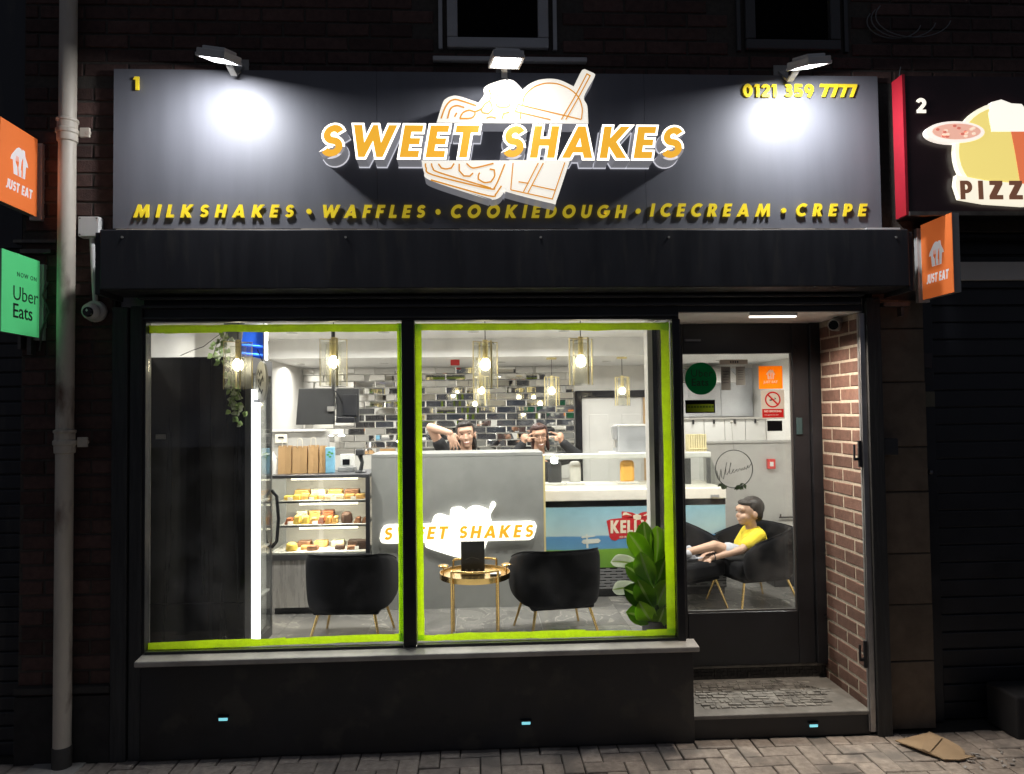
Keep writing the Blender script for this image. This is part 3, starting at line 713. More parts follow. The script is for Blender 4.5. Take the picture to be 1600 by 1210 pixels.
mb = MB(); put(mb, f, fontfill('Uber', .062, .0004, spacing=1.05), .001, -.062, .012); put(mb, f, fontfill('Eats', .062, .0004, spacing=1.05, offset=.001), .001, -.06, -.042)
mb.build('lettering', tx, t)
t, f, w_, h_ = sticker('rating_sticker', paper('black_film', (.012,.012,.014)), 1071, 1117, 625, 646, 'small black and lime rating sticker under the round green one', 'sticker')
poly(f, [(.008,.008),(w_-.008,.008),(w_-.008,h_*.68),(.008,h_*.68)], .0005, .0009).build('panel', paper('lime_film', (.34,.46,.04)), t)
mb = MB()
for i in range(9): mb.add([f((.015+i*.018, h_*.40, .0018)), f((.028+i*.018, h_*.40, .0018)), f((.028+i*.018, h_*.55, .0018)), f((.015+i*.018, h_*.55, .0018))], [(0,1,2,3)])
mb.build('print', paper('dark_lime_film', (.12,.2,.03)), t)
t, f, w_, h_ = sticker('orange_sticker', paper('orange_film', (.95,.38,.02)), 1186, 1222, 572, 608, 'square orange delivery sticker with a white house on the door glass', 'sticker')
def house_logo(f, cx, cy, s, dw, d, mb=None):
    "white house with a fork and a knife cut out of it"
    H = [(-.5,0),(-.5,.06),(-.38,.10),(-.38,.58),(-.56,.58),(-.48,.74),(-.18,1.08),(-.08,1.16),(.06,1.16),(.16,1.08),(.2,1.16),(.32,1.14),(.33,.96),(.5,.66),(.54,.58),(.38,.56),(.38,0)]
    H = [(-.36,0),(-.42,.55),(-.58,.53),(-.5,.72),(-.2,1.06),(-.06,1.15),(.08,1.14),(.16,1.07),(.19,1.15),(.33,1.13),(.36,.92),(.52,.66),(.56,.52),(.42,.53),(.36,0)]
    fork = [(-.12,0),(-.15,.34),(-.26,.5),(-.24,.78),(-.2,.78),(-.19,.56),(-.17,.56),(-.16,.78),(-.12,.78),(-.11,.56),(-.09,.56),(-.08,.78),(-.04,.78),(-.03,.5),(-.07,.34),(-.02,.02)]
    knife = [(.12,.02),(.12,.26),(.08,.3),(.12,.62),(.2,.8),(.24,.8),(.22,.02)]
    T = lambda L: [(cx+x*s, cy+y*s) for x, y in L]
    return put(mb or MB(), f, fill([T(H), T(fork), T(knife)], d), dw)
mb = house_logo(f, w_/2, h_*.42, .05, .001, .0004); put(mb, f, fontfill('JUST EAT', .021, .0004, offset=.0006), .001, w_*.2, h_*.25)
mb.build('emblem', paper('white_film', (.85,.8,.72)), t)
t, f, w_, h_ = sticker('no_smoking_sign', paper('pale_film', (.55,.5,.45)), 1190, 1225, 609, 655, 'pale no smoking notice with red circle and red foot on the door', 'sign')
rd_ = paper('red_film', (.62,.03,.03)); mb = MB()
put(mb, f, fill([arc(w_*.5,h_*.66,.048,.048,0,350,30), arc(w_*.5,h_*.66,.039,.039,0,350,30)], .0004), .001)
put(mb, f, fill([stroke([(w_*.5-.03,h_*.66+.03),(w_*.5+.03,h_*.66-.03)], .010)], .0004), .0015)
put(mb, f, fill([[(.005,.008),(w_-.006,.008),(w_-.006,h_*.34),(.005,h_*.34)]], .0004), .001); mb.build('red_print', rd_, t)
mb = MB(); put(mb, f, fontfill('NO SMOKING', .0165, .0003, offset=.0006), .0016, .016, h_*.23)
put(mb, f, fontfill('It is against the law', .011, .0003), .0016, .018, h_*.12); mb.build('lettering', paper('white_film2', (.85,.7,.66)), t)
mb = MB(); put(mb, f, fill([stroke([(w_*.5-.02,h_*.64),(w_*.5+.008,h_*.66)], .008)], .0003), .0012)
put(mb, f, fill([stroke([(w_*.5+.010,h_*.665),(w_*.5+.018,h_*.70),(w_*.5+.010,h_*.72)], .004)], .0003), .0012); mb.build('cigarette', tx, t)
t, f, w_, h_ = sticker('black_sticker', paper('black_film2', (.012,.012,.013)), 1199, 1222, 657.5, 674, 'small plain black sticker under the no smoking notice', 'sticker')
for (a, b, c, d), lb in (((1127,1141,573,610), 'tall grey paper notice hanging beside the round green sticker'), ((1150,1164,573,602), 'shorter grey paper notice in the middle of the door glass')):
    t, f, w_, h_ = sticker('paper_notice', mat('grey_paper', (.24,.24,.22), .8, var=.1), a, b, c, d, lb, 'notice')
    mb = MB()
    for i in range(5): mb.add([f((w_*.2, h_*(.3+.12*i), .0012)), f((w_*.8, h_*(.3+.12*i), .0012)), f((w_*.8, h_*(.33+.12*i), .0012)), f((w_*.2, h_*(.33+.12*i), .0012))], [(0,1,2,3)])
    mb.build('print', mat('print_grey', (.1,.1,.1), .8), t)
t, f, w_, h_ = sticker('paper_banner', mat('cream_paper', (.62,.57,.48), .8), 1124, 1168, 562, 570, 'narrow cream paper strip above the two grey notices', 'notice')
mb = MB()
for i in range(4): mb.add([f((w_*(.38+.08*i), h_*.3, .0012)), f((w_*(.43+.08*i), h_*.3, .0012)), f((w_*(.43+.08*i), h_*.75, .0012)), f((w_*(.38+.08*i), h_*.75, .0012))], [(0,1,2,3)])
mb.build('print', MATS['print_grey'], t)
# welcome ring hung on the inside of the door glass
c = at(1147, 733, .53); t = thing('welcome_ring', 'thin black wire ring reading welcome with small green leaves on the door', 'sign', c)
rr_ = .113
WIRE = mat('black_wire', (.012,.012,.012), .4)
MB().ring([(c.x+rr_*math.cos(R(a)), .53, c.z+rr_*math.sin(R(a))) for a in range(0, 360, 9)], .0028, 6).build('ring', WIRE, t, smooth=40)
MB().tube([(c.x, .53, c.z+rr_), at(1143, 662, .53)], .0012, 5).build('string', mat('string', (.3,.28,.25), .8), t)
MB().ball(at(1143, 660, .522), .010, 8, 6).build('hook', WPL, t)
wl = [(-.105,-.01),(-.10,-.05),(-.092,-.07),(-.085,-.03),(-.08,.0),(-.076,-.05),(-.066,-.06),(-.055,-.01),(-.045,.035),(-.044,.04),(-.05,.01),(-.052,-.03),(-.044,-.034),(-.03,-.01),(-.018,.035),(-.02,.038),(-.027,.0),(-.028,-.028),(-.018,-.028),(-.008,-.012),(0,-.002),(-.006,-.004),(-.01,-.018),(0,-.022),(.012,-.006),(.02,0),(.014,-.01),(.02,-.018),(.028,-.006),(.034,.004),(.04,-.004),(.044,-.012),(.05,.006),(.054,-.004),(.06,-.008),(.064,.012),(.069,.0),(.074,-.004),(.08,.008),(.088,.018),(.083,.02),(.08,.008),(.088,.004),(.105,.03)]
MB().tube([(c.x+x, .53, c.z+z_) for x, z_ in wl], .0021, 5).build('lettering', WIRE, t, smooth=60)
LEAFD = mat('dark_leaf', (.03,.06,.02), .5, var=.4, scale=30)
for dx, dz in ((-.075,-.098),(-.06,-.105),(-.045,-.112),(.035,-.112),(.055,-.10),(.022,-.118)):
    mb = MB()
    for a in range(3):
        th = R(random.uniform(200, 340)); L = random.uniform(.028,.04); d = Vector((math.cos(th), random.uniform(-.3,.3), math.sin(th)))
        s_ = d.cross(Vector((0,1,0)))*L*.28; p0 = Vector((c.x+dx, .529, c.z+dz+.015))
        mb.add([p0, p0+d*L*.5+s_, p0+d*L, p0+d*L*.5-s_+Vector((0,-.004,0))], [(0,1,2),(0,2,3)])
    mb.build('leaf', LEAFD, t)

# ================================================================== SIGNS AND LAMPS OUTSIDE
sg = thing('shop_sign', 'long grey sign board reading sweet shakes with lit letters and yellow writing', 'shop sign', (.17, -.05, 2.66))
FY = -.06
for a, b in ((-1.824, -.5), (-.4985, .895), (.8965, 2.156)): MB().box(a, b, FY, -.03, 2.664, 3.482).build('panel', FASC, sg)
MB().box(-1.826, 2.158, -.029, -.001, 2.662, 3.484).build('backing', BLK, sg)
def wat(px, py, Y): p = at(px, py, Y); return p.x, p.z
def span(fr_y, px0, px1, py_base, py_top):
    a = at(px0, py_base, fr_y); b = at(px1, py_base, fr_y); c = at((px0+px1)/2, py_top, fr_y); d = at((px0+px1)/2, py_base, fr_y)
    return FRONT((a.x, fr_y, (a.z+b.z)/2)), b.x-a.x, c.z-d.z
# yellow stand-off letters
for txt, a, b, yb, yt in (('MILKSHAKES', 209, 462, 340.5, 320.5), ('WAFFLES', 501, 667, 341, 321), ('COOKIEDOUGH', 703, 980, 341, 321), ('ICECREAM', 1015, 1206, 339, 319), ('CREPE', 1242, 1355, 338.5, 319)):
    f, wd, h = span(FY-.006, a, b, yb, yt); word(f, txt, h, wd, .2, .008, 'letter', YEL, sg)
for px, py in ((483, 331), (684.5, 331.5), (997, 330.5), (1224, 329.5)):
    p = at(px, py, FY-.006); MB().lathe([(0,-.008),(.013,-.008),(.013,.0085)], p, 16, 'y').build('dot', YEL, sg, smooth=40)
f, wd, h = span(FY-.006, 209, 219, 141.5, 121); word(f, '1', h, wd, 0, .008, 'numeral', YEL, sg)
for txt, a, b in (('0121', 1160.5, 1213), ('359', 1225, 1271), ('7777', 1280, 1339)):
    f, wd, h = span(FY-.006, a, b, 152.5, 132.5)
    if txt == '0121': wd_h = h*1.0
    word(f, txt, h, wd, .0 if txt != '7777' else .06, .008, 'numeral', YEL, sg)
# lit letters on a deep return
LY = -.185
def lit(fr_pts_loops, parent, name='lit_letter', off=.0095):
    pass
f, wd, h = span(LY, 497, 1072, 247, 197)
txt = 'SWEET SHAKES'; adv = sum(glyph(c)[1] for c in txt); sh = .17
track = (wd/h-sh-adv)/(len(txt)-1)
for c, x, lp in layout(txt, track, sh)[0]:
    if not lp: continue
    loops = [sheared(l, h, sh, x*h) for l in lp]
    vs, fs = fill(loops, .112, .0105); mb = MB()
    for fc in fs:
        front = all(vs[i][2] > .111 for i in fc); mb.m = 1 if front else 0
        mb.v_off = len(mb.v); mb.add([f((vs[i][0], vs[i][1], vs[i][2]-.112)) for i in fc], [tuple(range(len(fc)))])
    body = mb.build('lit_letter', [RET, WLIT], sg)
    fm = MB(); put(fm, f, fill(loops, .003, -.0005), .0004); fm.build('letter_face', AMB, body)
    base = MB()
    for l in [loops[0]]:
        pts = [f((q[0], q[1], -.0885)) for q in l]
    put(base, f, fill(loops, .004, .014), -.1215); base.build('letter_base', mat('base_rim', (.4,.4,.4), .4, 0, emit=(.9,.9,1), estr=.6), body)
P1 = lambda L, ox, oy, s: [(ox+x/s, oy+y/s) for x, y in L]
C5 = lambda *L: P1(_p(*L), 470, 100, 4.848)
C6 = lambda *L: P1(_p(*L), 780, 100, 5.0)
upper = C5(1036,440,1080,300,1105,268,1140,252,1195,250,1347,300,1392,240,1390,195,1420,165,1500,135,1560,122) + C6(60,125,110,138,160,185,178,215,230,170,300,135,390,122,480,135,585,185,645,65,668,48,735,78,738,103,657,255,682,330,688,425,690,462)
lowerw = C5(922,738,1560,738,1600,740) + C6(82,765,68,850,45,975) + C5(1540,960,1500,1010,1440,1025,1400,1015,990,880,940,820)
lowerc = C6(84,758,545,758,440,1070,418,1086,80,1000,60,970)
def smooth_px(pts, closed=True, n=5, corner=52):
    "rounds a traced outline with a spline, keeping its sharp corners"
    N = len(pts); out = []
    P = [Vector(p) for p in pts]
    def sharp(i):
        if not closed and i in (0, N-1): return True
        a, b = P[i]-P[i-1], P[(i+1) % N]-P[i]
        return a.length < 1e-6 or b.length < 1e-6 or math.degrees(a.angle(b)) > corner
    S = [sharp(i) for i in range(N)]
    for i in range(N if closed else N-1):
        p1, p2 = P[i], P[(i+1) % N]; p0 = P[i-1] if not S[i] else p1*2-p2; p3 = P[(i+2) % N] if not S[(i+1) % N] else p2*2-p1
        for k in range(n):
            t = k/n; q = .5*(2*p1+(p2-p0)*t+(2*p0-5*p1+4*p2-p3)*t*t+(3*p1-p0-3*p2+p3)*t**3); out.append((q.x, q.y))
    if not closed: out.append(tuple(P[-1]))
    return out
def px_poly(pts, Y): return [wat(x, y, Y) for x, y in pts]
FL = FRONT((0, LY, 0))
def lit_shape(pts, name):
    pts = smooth_px(pts)
    vs, fs = fill([px_poly(pts, LY)], .112, .004); mb = MB()
    for fc in fs:
        mb.m = 1 if all(vs[i][2] > .111 for i in fc) else 0
        mb.add([FL((vs[i][0], vs[i][1], vs[i][2]-.112)) for i in fc], [tuple(range(len(fc)))])
    return mb.build(name, [RET, WLOGO], sg)
ub = lit_shape(upper, 'logo_top'); lb = lit_shape(lowerw, 'logo_waffle'); lc = lit_shape(lowerc, 'logo_cup')
def lines(L, parent, wd=.0042):
    mb = MB()
    for k, l in enumerate(L):
        pts = px_poly(smooth_px(l, False, 5, 40), LY)
        put(mb, FL, fill([stroke(pts, wd)], .002), .0004+.00003*k)
    mb.build('logo_line', LINE, parent)
def rr6(cx, cy, r, rot=0): return [(cx+r*(abs(math.cos(t))**.6)*math.copysign(1, math.cos(t)), cy+r*.9*(abs(math.sin(t))**.6)*math.copysign(1, math.sin(t))) for t in [2*math.pi*i/18 for i in range(19)]]
lines([C5(1063,415,1090,340,1120,295,1150,275,1195,275,1330,318), C5(1112,415,1130,350,1155,325,1190,318,1240,332), C5(1165,402,1182,372),
       C5(1205,415,1228,372,1275,352,1320,362,1370,340,1395,305,1430,282,1440,240,1425,195), C5(1205,415,1290,412,1320,385,1320,362),
       C5(1365,340,1375,370,1420,378,1450,350,1445,310,1430,285), C5(1405,412,1440,402,1480,412), C5(1525,415,1535,380,1580,365),
       rr6(786, 158, 11)], ub, .0075)
lines([C6(182,320,200,250,260,190,330,160,390,152,470,162,560,205,620,265,648,350,642,435), C6(148,318,640,436), C6(125,372,400,437), C6(148,318,125,372),
       C6(485,436,600,240,685,80,710,95,615,270,520,436), C6(168,375,165,432), C6(22,432,30,395,80,374)], ub, .006)
lines([C5(945,755,950,790,1000,842,1420,945,1470,935,1495,885,1545,760), C5(990,755,1000,790,1050,825,1400,930) + C5(1440,945),
       C5(985,880,1420,1000,1480,985,1520,925), C5(1042,758,1065,790,1100,797,1140,790,1162,755), C5(1200,758,1200,810,1235,850,1280,852,1305,828),
       C5(1255,755,1290,785,1330,787,1460,755), C5(1430,798,1465,805,1468,850,1440,895,1390,900,1345,875,1345,845,1356,825)], lb, .0075)
lines([C6(108,775,90,985), C6(90,985,415,1057,512,772), C6(305,775,190,1000), C6(345,775,225,1008), C6(150,922,230,935), C6(258,950,435,988)], lc, .006)
# strip of light tiles under the board
sp_ = thing('tile_strip', 'narrow strip of pale tiles between grey sign and shutter box', 'trim', (.2, -.05, 2.635))
x = -1.80
while x < 2.17:
    L = random.uniform(.07, .2); MB().box(x, min(x+L-.003, 2.18), -.075, -.002, 2.636, 2.659+random.uniform(-.002,.0005)).build('tile', mat('strip_tile', (.45,.38,.3), .6, var=.2, rnd=.3), sp_); x += L
MB().box(2.04, 2.22, -.12, -.076, 2.640, 2.652).build('loose_batten', WPL, sp_)

# ---- floodlights
def flood(px, py, label, yaw, roll, power, tilt=12):
    Y = -.34; c = at(px, py, Y); t = thing('floodlight', label, 'floodlight', c, 'floodlights above the sign')
    m = Matrix.Rotation(R(yaw), 3, 'Z') @ Matrix.Rotation(R(roll), 3, 'Y') @ Matrix.Rotation(R(tilt), 3, 'X')
    T = lambda mb: [setattr(mb, 'v', [c+m @ q for q in mb.v])]
    b = MB().box(-.075,.075,-.070,.070,.008,.034).box(-.06,.06,-.05,.05,.034,.05); T(b); b.build('housing', WPL, t, bevel=.005)
    b = MB().box(-.078,.078,.061,.073,-.004,.012).box(-.078,.078,-.073,-.061,-.004,.012).box(-.078,-.064,-.0605,.0605,-.004,.012).box(.064,.078,-.0605,.0605,-.004,.012); T(b); b.build('bezel', WPL, t, bevel=.003)
    b = MB().box(-.063,.063,-.060,.060,.0,.006); T(b); b.build('lens', FLIT, t)
    e = Vector((c.x+.012, -.03, max(c.z+.0, 3.43)))
    b = MB().bar(c+m @ Vector((0,.055,.02)), (c.x, -.12, c.z+.03), .03, .012).bar((c.x,-.12,c.z+.03), (c.x, -.002, 3.53), .03, .012).box(c.x-.04, c.x+.04, -.012, -.001, 3.495, 3.56); b.build('bracket', PLIGHT, t)
    lamp('flood_lamp', 'AREA', c+m @ Vector((0,0,-.006)), power, (.93,.95,1), t, .12, .085, to=m @ Vector((0,0,-1)))
flood(342, 94, 'lit floodlight over the left end of the grey sign', -14, 13, 11)
flood(791, 98, 'lit floodlight in the middle above the cup logo', 8, -2, 4, 4)
flood(1264, 104, 'lit floodlight above the phone number', 20, -13, 11)

# ---- drain pipe
dp = thing('drain_pipe', 'cream cast iron drain pipe with rust running down the left brick pier', 'pipe', (-2.07, -.07, 0))
px_, py_ = -2.048, -.065
MB().lathe([(.041,.03),(.041,4.4)], (px_, py_, 0), 20).build('pipe', PIPE, dp, smooth=40)
for z_ in (1.585, 3.15):
    MB().lathe([(.042,z_-.05),(.048,z_-.045),(.049,z_-.01),(.054,z_-.005),(.054,z_+.012),(.047,z_+.02),(.047,z_+.05),(.052,z_+.055),(.052,z_+.065),(.042,z_+.07)], (px_, py_, 0), 20).build('collar', PIPE, dp, smooth=40)
    for s in (1,):
        MB().box(px_+s*.055-(.05 if s < 0 else 0), px_+s*.055+(.05 if s > 0 else 0), -.06, -.045, z_-.02, z_+.03).lathe([(.014,-.062),(.014,-.044)], (px_+s*.095, 0, z_+.005), 10, 'y').build('ear', PIPE, dp, bevel=.004)
MB().lathe([(.045,.0),(.045,.10),(.041,.105)], (px_, py_, 0), 20).build('shoe', mat('dark_iron', (.05,.045,.04), .6, var=.4), dp, smooth=40)
tag(MB().box(-2.2,-1.95,-.16,-.01,-.004,.006).build('stone_slab', SILL, loc=(-2.07,-.08,0), bevel=.004), 'small flat stone slab under the foot of the drain pipe', 'slab')

# ---- camera on the left pier
jb = at(142, 356, -.03); t = thing('junction_box', 'white square junction box beside the drain pipe', 'junction box', jb)
MB().box(jb.x-.052, jb.x+.052, -.05, -.001, jb.z-.052, jb.z+.052).build('box', WPL, t, bevel=.006)
MB().box(jb.x-.05, jb.x+.05, -.056, -.0505, jb.z-.05, jb.z+.05).build('lid', WPL, t, bevel=.003)
for sx in (-1, 1):
    for sz in (-1, 1): MB().lathe([(.004,-.0575),(.004,-.056)], (jb.x+sx*.041, 0, jb.z+sz*.041), 8, 'y').build('screw', STEELD, t)
MB().tube([(jb.x-.052,-.025,jb.z+.0),(px_+.047,-.03,jb.z+.0)], .012, 8).build('gland', WPL, t)
cc = at(143, 487, -.06); t2 = thing('cctv_camera', 'white eyeball security camera hanging under the conduit on the left pier', 'camera', cc)
MB().tube([(jb.x+.006,-.03,jb.z-.053),(cc.x+.004,-.03,cc.z+.04)], .0125, 10).build('conduit', WPL, t2, smooth=40)
MB().lathe([(0,-.004),(.052,-.004),(.055,-.015),(.055,-.03),(.05,-.042)], (cc.x, 0, cc.z+.006), 22, 'y').build('base', WPL, t2, smooth=40)
MB().ball((cc.x, -.065, cc.z), .043, 20, 14).build('eyeball', WPL, t2, smooth=60)
MB().lathe([(0,-.107),(.022,-.107),(.026,-.100),(.026,-.09)], (cc.x+.002, 0, cc.z-.006), 16, 'y').build('camera_lens', BLKG, t2, smooth=40)
# ---- camera in the doorway, up on the brick reveal
cc = at(1305, 507, .2); t2 = thing('cctv_camera', 'grey bullet security camera at the top of the brick reveal', 'camera', cc)
GPL = mat('grey_plastic', (.32,.32,.32), .35)
d = Vector((-.55,-.8,-.16)).normalized()
MB().tube([cc+d*-.09+Vector((.07,0,.0)), cc+d*-.02], [.045,.04], 14).build('base', GPL, t2, smooth=40)
MB().tube([cc-d*.03, cc+d*.05, cc+d*.062], [.034,.034,.03], 16).build('body', GPL, t2, smooth=40)
MB().tube([cc+d*.0625, cc+d*.064], [.026,.026], 14).build('camera_lens', BLKG, t2)
MB().tube([cc+Vector((.06,.0,.02)), (2.045,cc.y,cc.z+.02)], .02, 10).build('mount', GPL, t2)

# ---- projecting signs
def proj(name, label, X, y0, y1, z0, z1, face, side, z_tilt=0):
    t = thing(name, label, 'sign', (X, (y0+y1)/2, z0))
    MB().box(X-.018, X+.018, y0+.001, y1-.001, z0+.001, z1-.001).build('case', mat('sign_case', (.3,.3,.3), .4), t)
    s = 1 if side > 0 else -1
    fr_ = Frame((X+s*.0185, y0 if s > 0 else y1, z0), (0, s, 0)); wd, h = y1-y0, z1-z0
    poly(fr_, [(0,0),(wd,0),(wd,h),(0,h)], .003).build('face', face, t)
    MB().box(X-.014, X+.014, y1, -.03, z0+.03, z1-.02).box(X-.03, X+.03, -.029, -.001, z0-.01, z1-.01).build('wall_bracket', WPL, t)
    return t, fr_, wd, h
ORF = mat('orange_glow_face', (.90,.22,.055), .45, emit=(.95,.21,.05), estr=.30); GRF = mat('green_face', (.10,.62,.22), .4, emit=(.10,.62,.22), estr=.38); WPR = mat('white_glow_print', (.82,.80,.82), .5, emit=(.9,.87,.88), estr=.30)  # emission on orange faces and white print stands in for blocked floodlight
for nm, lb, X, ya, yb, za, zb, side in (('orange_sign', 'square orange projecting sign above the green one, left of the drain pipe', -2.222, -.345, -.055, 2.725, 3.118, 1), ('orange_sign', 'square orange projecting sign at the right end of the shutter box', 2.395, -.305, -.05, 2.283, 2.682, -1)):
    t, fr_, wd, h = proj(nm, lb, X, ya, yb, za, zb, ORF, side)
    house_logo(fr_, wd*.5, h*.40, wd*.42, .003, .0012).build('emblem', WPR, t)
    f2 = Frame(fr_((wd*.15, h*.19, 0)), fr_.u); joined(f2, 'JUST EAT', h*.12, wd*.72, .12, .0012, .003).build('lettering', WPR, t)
t, fr_, wd, h = proj('green_sign', 'bright green projecting sign with thin black lettering left of the drain pipe', -2.208, -.345, -.05, 2.115, 2.50, GRF, 1)
mb = MB(); put(mb, fr_, fontfill('Uber', .098, .001, spacing=1.0, offset=-.0004), .003, wd*.27, h*.42); put(mb, fr_, fontfill('Eats', .098, .001, spacing=1.0, offset=.0006), .003, wd*.27, h*.20)
put(mb, fr_, fontfill('NOW ON', .030, .0008, spacing=1.3), .003, wd*.38, h*.72)
mb.build('lettering', tx, t)
# clutter of old brackets and cables behind the left signs
t = thing('old_bracket', 'dark old metal brackets and cable stubs behind the left projecting signs', 'bracket', (-2.26, -.03, 2.5))
DM = mat('dull_metal', (.12,.11,.10), .5, .4, var=.4, scale=20)
for q in ((-2.33,-2.12,-.03,-.004,2.60,2.615),(-2.29,-2.14,-.04,-.004,2.545,2.565),(-2.29,-2.275,-.05,-.004,2.06,2.30),(-2.245,-2.225,-.05,-.004,2.03,2.18)): MB().box(*q).build('bar', DM, t)
MB().tube([(-2.16,-.02,2.40),(-2.17,-.05,2.33),(-2.15,-.03,2.25),(-2.18,-.04,2.15),(-2.2,-.02,2.05)], .005, 6).build('cable_stub', DM, t)

# ---- the shop on the right
ns = thing('neighbour_sign', 'dark sign box with red side, number two and a lit pizza emblem', 'shop sign', (2.8, -.15, 2.68))
MB().box(2.1905, 6.5, -.245, -.155, 2.70, 3.40).build('box', mat('maroon_black', (.022,.008,.010), .3, var=.3), ns)
MB().box(2.27, 6.5, -.154, -.001, 2.72, 3.38).build('mount', BLK, ns)
MB().box(2.176, 2.19, -.25, -.158, 2.685, 3.405).build('red_side', mat('red_panel', (.46,.012,.03), .4, var=.25, scale=5), ns)
MB().box(2.1905, 6.5, -.26, -.246, 2.68, 2.70).build('lower_trim', DM, ns)
NY = -.247
f, wd, h = span(NY, 1431, 1447, 177, 154); word(f, '2', h, wd, 0, .004, 'numeral', emis('cream_lit', (1,.93,.78), .95), ns)
LN = -.275; FN = FRONT((0, LN, 0))
def nshape(pts, m, name, k=0, d=.028): return poly(FN, px_poly(pts, LN), d, -.028+.0006*k).build(name, m, ns)
CREAM_L = emis('cream_lit2', (1,.93,.74), .95)
nshape(arc(1563,236,71,-75,0,350,35), emis('ivory_lit', (1,.94,.72), 1.0), 'emblem_disc')
nshape(arc(1563,236,65,-68,0,350,35), emis('yellow_lit', (.95,.76,.22), .85), 'disc_field', 1)
nshape([(1572,168)]+arc(1563,236,65,-68,80,-80,20)+[(1596,300),(1586,240)], emis('red_lit', (.85,.20,.08), .8), 'disc_red', 2)
nshape([(1549,206),(1544,178),(1549,160),(1564,156),(1580,162),(1596,163),(1608,178),(1600,192),(1602,206)], emis('white_lit2', (1,.95,.84), 1.0), 'cook_hat', 3)
nshape(arc(1492,207,46,-17,0,350,30), emis('white_lit3', (1,.90,.80), .95), 'plate', 4)
nshape(arc(1494,206,38,-12.5,0,350,30), emis('pizza_lit', (.95,.50,.38), .8), 'pizza', 5)
for k in range(16):
    a = random.uniform(0, 6.28); r = math.sqrt(random.random())*.85; x, y = 1494+38*r*math.cos(a), 206+12*r*math.sin(a)
    nshape(arc(x,y,3.2,-2.2,0,300,6), emis('topping_lit', (.80,.22,.16), .7) if k % 2 else emis('cheese_lit', (1,.78,.6), .9), 'topping', 6+(k % 3)*.3)
nshape([(1494,274),(1540,283),(1600,288),(1660,286),(1662,318),(1600,322),(1540,318),(1499,311),(1492,290)], CREAM_L, 'banner', 7)
BRN = mat('brown_print', (.16,.07,.04), .5, emit=(.16,.07,.04), estr=.8)
f, wd, h = span(LN-.006, 1501, 1634, 312, 283); word(f, 'PIZZA', h, wd, -.02, .004, 'letter', BRN, ns)
nd = thing('neighbour_door', 'unlit black shopfront with a door right of the stone pier', 'shopfront', (3, .15, 0))
MB().box(2.432, 2.53, .12, .2, 0, 2.66).build('frame', BLK, nd, bevel=.004)
for i in range(28): MB().box(2.531, 6.5, .15, .165, i*.095+.002, i*.095+.090).build('slat', BLK, nd, bevel=.005)
MB().box(2.531, 6.5, .1655, .2, 0, 2.66).build('backing', BLK, nd)
p = at(1453, 738, .115); MB().ball((p.x, .11, p.z), .014, 10, 7).build('knob', STEELD, nd, smooth=60)
MB().box(2.44, 6.5, .02, .11, 2.635, 2.65).build('drip_rail', BLK, nd)
for (a, b, c, d), col, lb in (((1441,1454,552,575), (.06,.05,.055), 'torn dull paper scrap highest on the dark frame right of the pier'), ((1442,1454,580,601), (.03,.03,.034), 'dark square plate below the paper scrap'), ((1443,1459,612,636), (.14,.13,.09), 'pale square plate lowest on the dark frame right of the pier')):
    q0, q1 = at(a, d, .118), at(b, c, .118)
    tag(MB().box(q0.x, q1.x, .108, .119, q0.z, q1.z).build('wall_plate', mat('plate_%d' % a, col, .7), bevel=.002, loc=(q0.x, .115, q0.z)), lb, 'plate')
q = at(1386, 698, .03); tag(MB().box(q.x-.04, q.x+.04, -.01, .037, q.z-.045, q.z+.045).build('outlet_box', mat('outlet_grey', (.04,.04,.042), .5), bevel=.006, loc=q), 'dark small box fixed to the stone pier at chest height', 'box')
tag(MB().box(2.75, 3.6, -.13, .1, .0, .22).build('stone_block', mat('dim_stone', (.022,.021,.022), .8, var=.3), bevel=.012, loc=(3.1, 0, 0)), 'dark low stone block against the neighbouring shopfront at far right', 'block')
for s, zz in ((2.25, 2.28), (2.3, 2.26)): pass
tag(MB().box(2.16, 2.30, -.05, .0, 2.25, 2.27).box(2.26, 2.275, -.04, .0, 2.2, 2.249).build('bracket', DM, loc=(2.2, -.03, 2.25)), 'dark metal bracket under the right end of the shutter box', 'bracket')
# ---- cardboard and litter on the paving
cb = []
gp = lambda px, py: (lambda d: CAM+d*((.004-CAM.z)/d.z))(fw + rt*((px-800)/FPX) + up*((605-py)/FPX))
pts = [gp(1399,1161),(gp(1452,1154)),gp(1478,1163),gp(1500,1173),gp(1508,1178),gp(1508,1183),gp(1524,1186),gp(1500,1190),gp(1476,1190),gp(1470,1187),gp(1440,1178)]
mb = MB(); n_ = len(pts)
zt = [.012,.03,.028,.02,.012,.01,.012,.008,.010,.008,.02]
mb.add([Vector((p.x,p.y,z_)) for p, z_ in zip(pts, zt)]+[Vector((p.x,p.y,z_+.005)) for p, z_ in zip(pts, zt)], [tuple(range(n_))[::-1], tuple(range(n_, 2*n_))]+[(i,(i+1)%n_,(i+1)%n_+n_,i+n_) for i in range(n_)])
mb.add([pts[1]+Vector((0,0,.036)), pts[1].lerp(pts[10],.5)+Vector((0,0,.034)), pts[10]+Vector((0,0,.026)), pts[10].lerp(pts[8],.35)+Vector((0,0,.020)), pts[1].lerp(pts[3],.45)+Vector((0,0,.032))], [(0,1,2,3,4)])
tag(mb.build('cardboard_sheet', mat('cardboard', (.42,.30,.18), .85, var=.15, scale=9, bump=.2), loc=pts[0]), 'flattened torn piece of brown cardboard lying on the paving', 'cardboard')
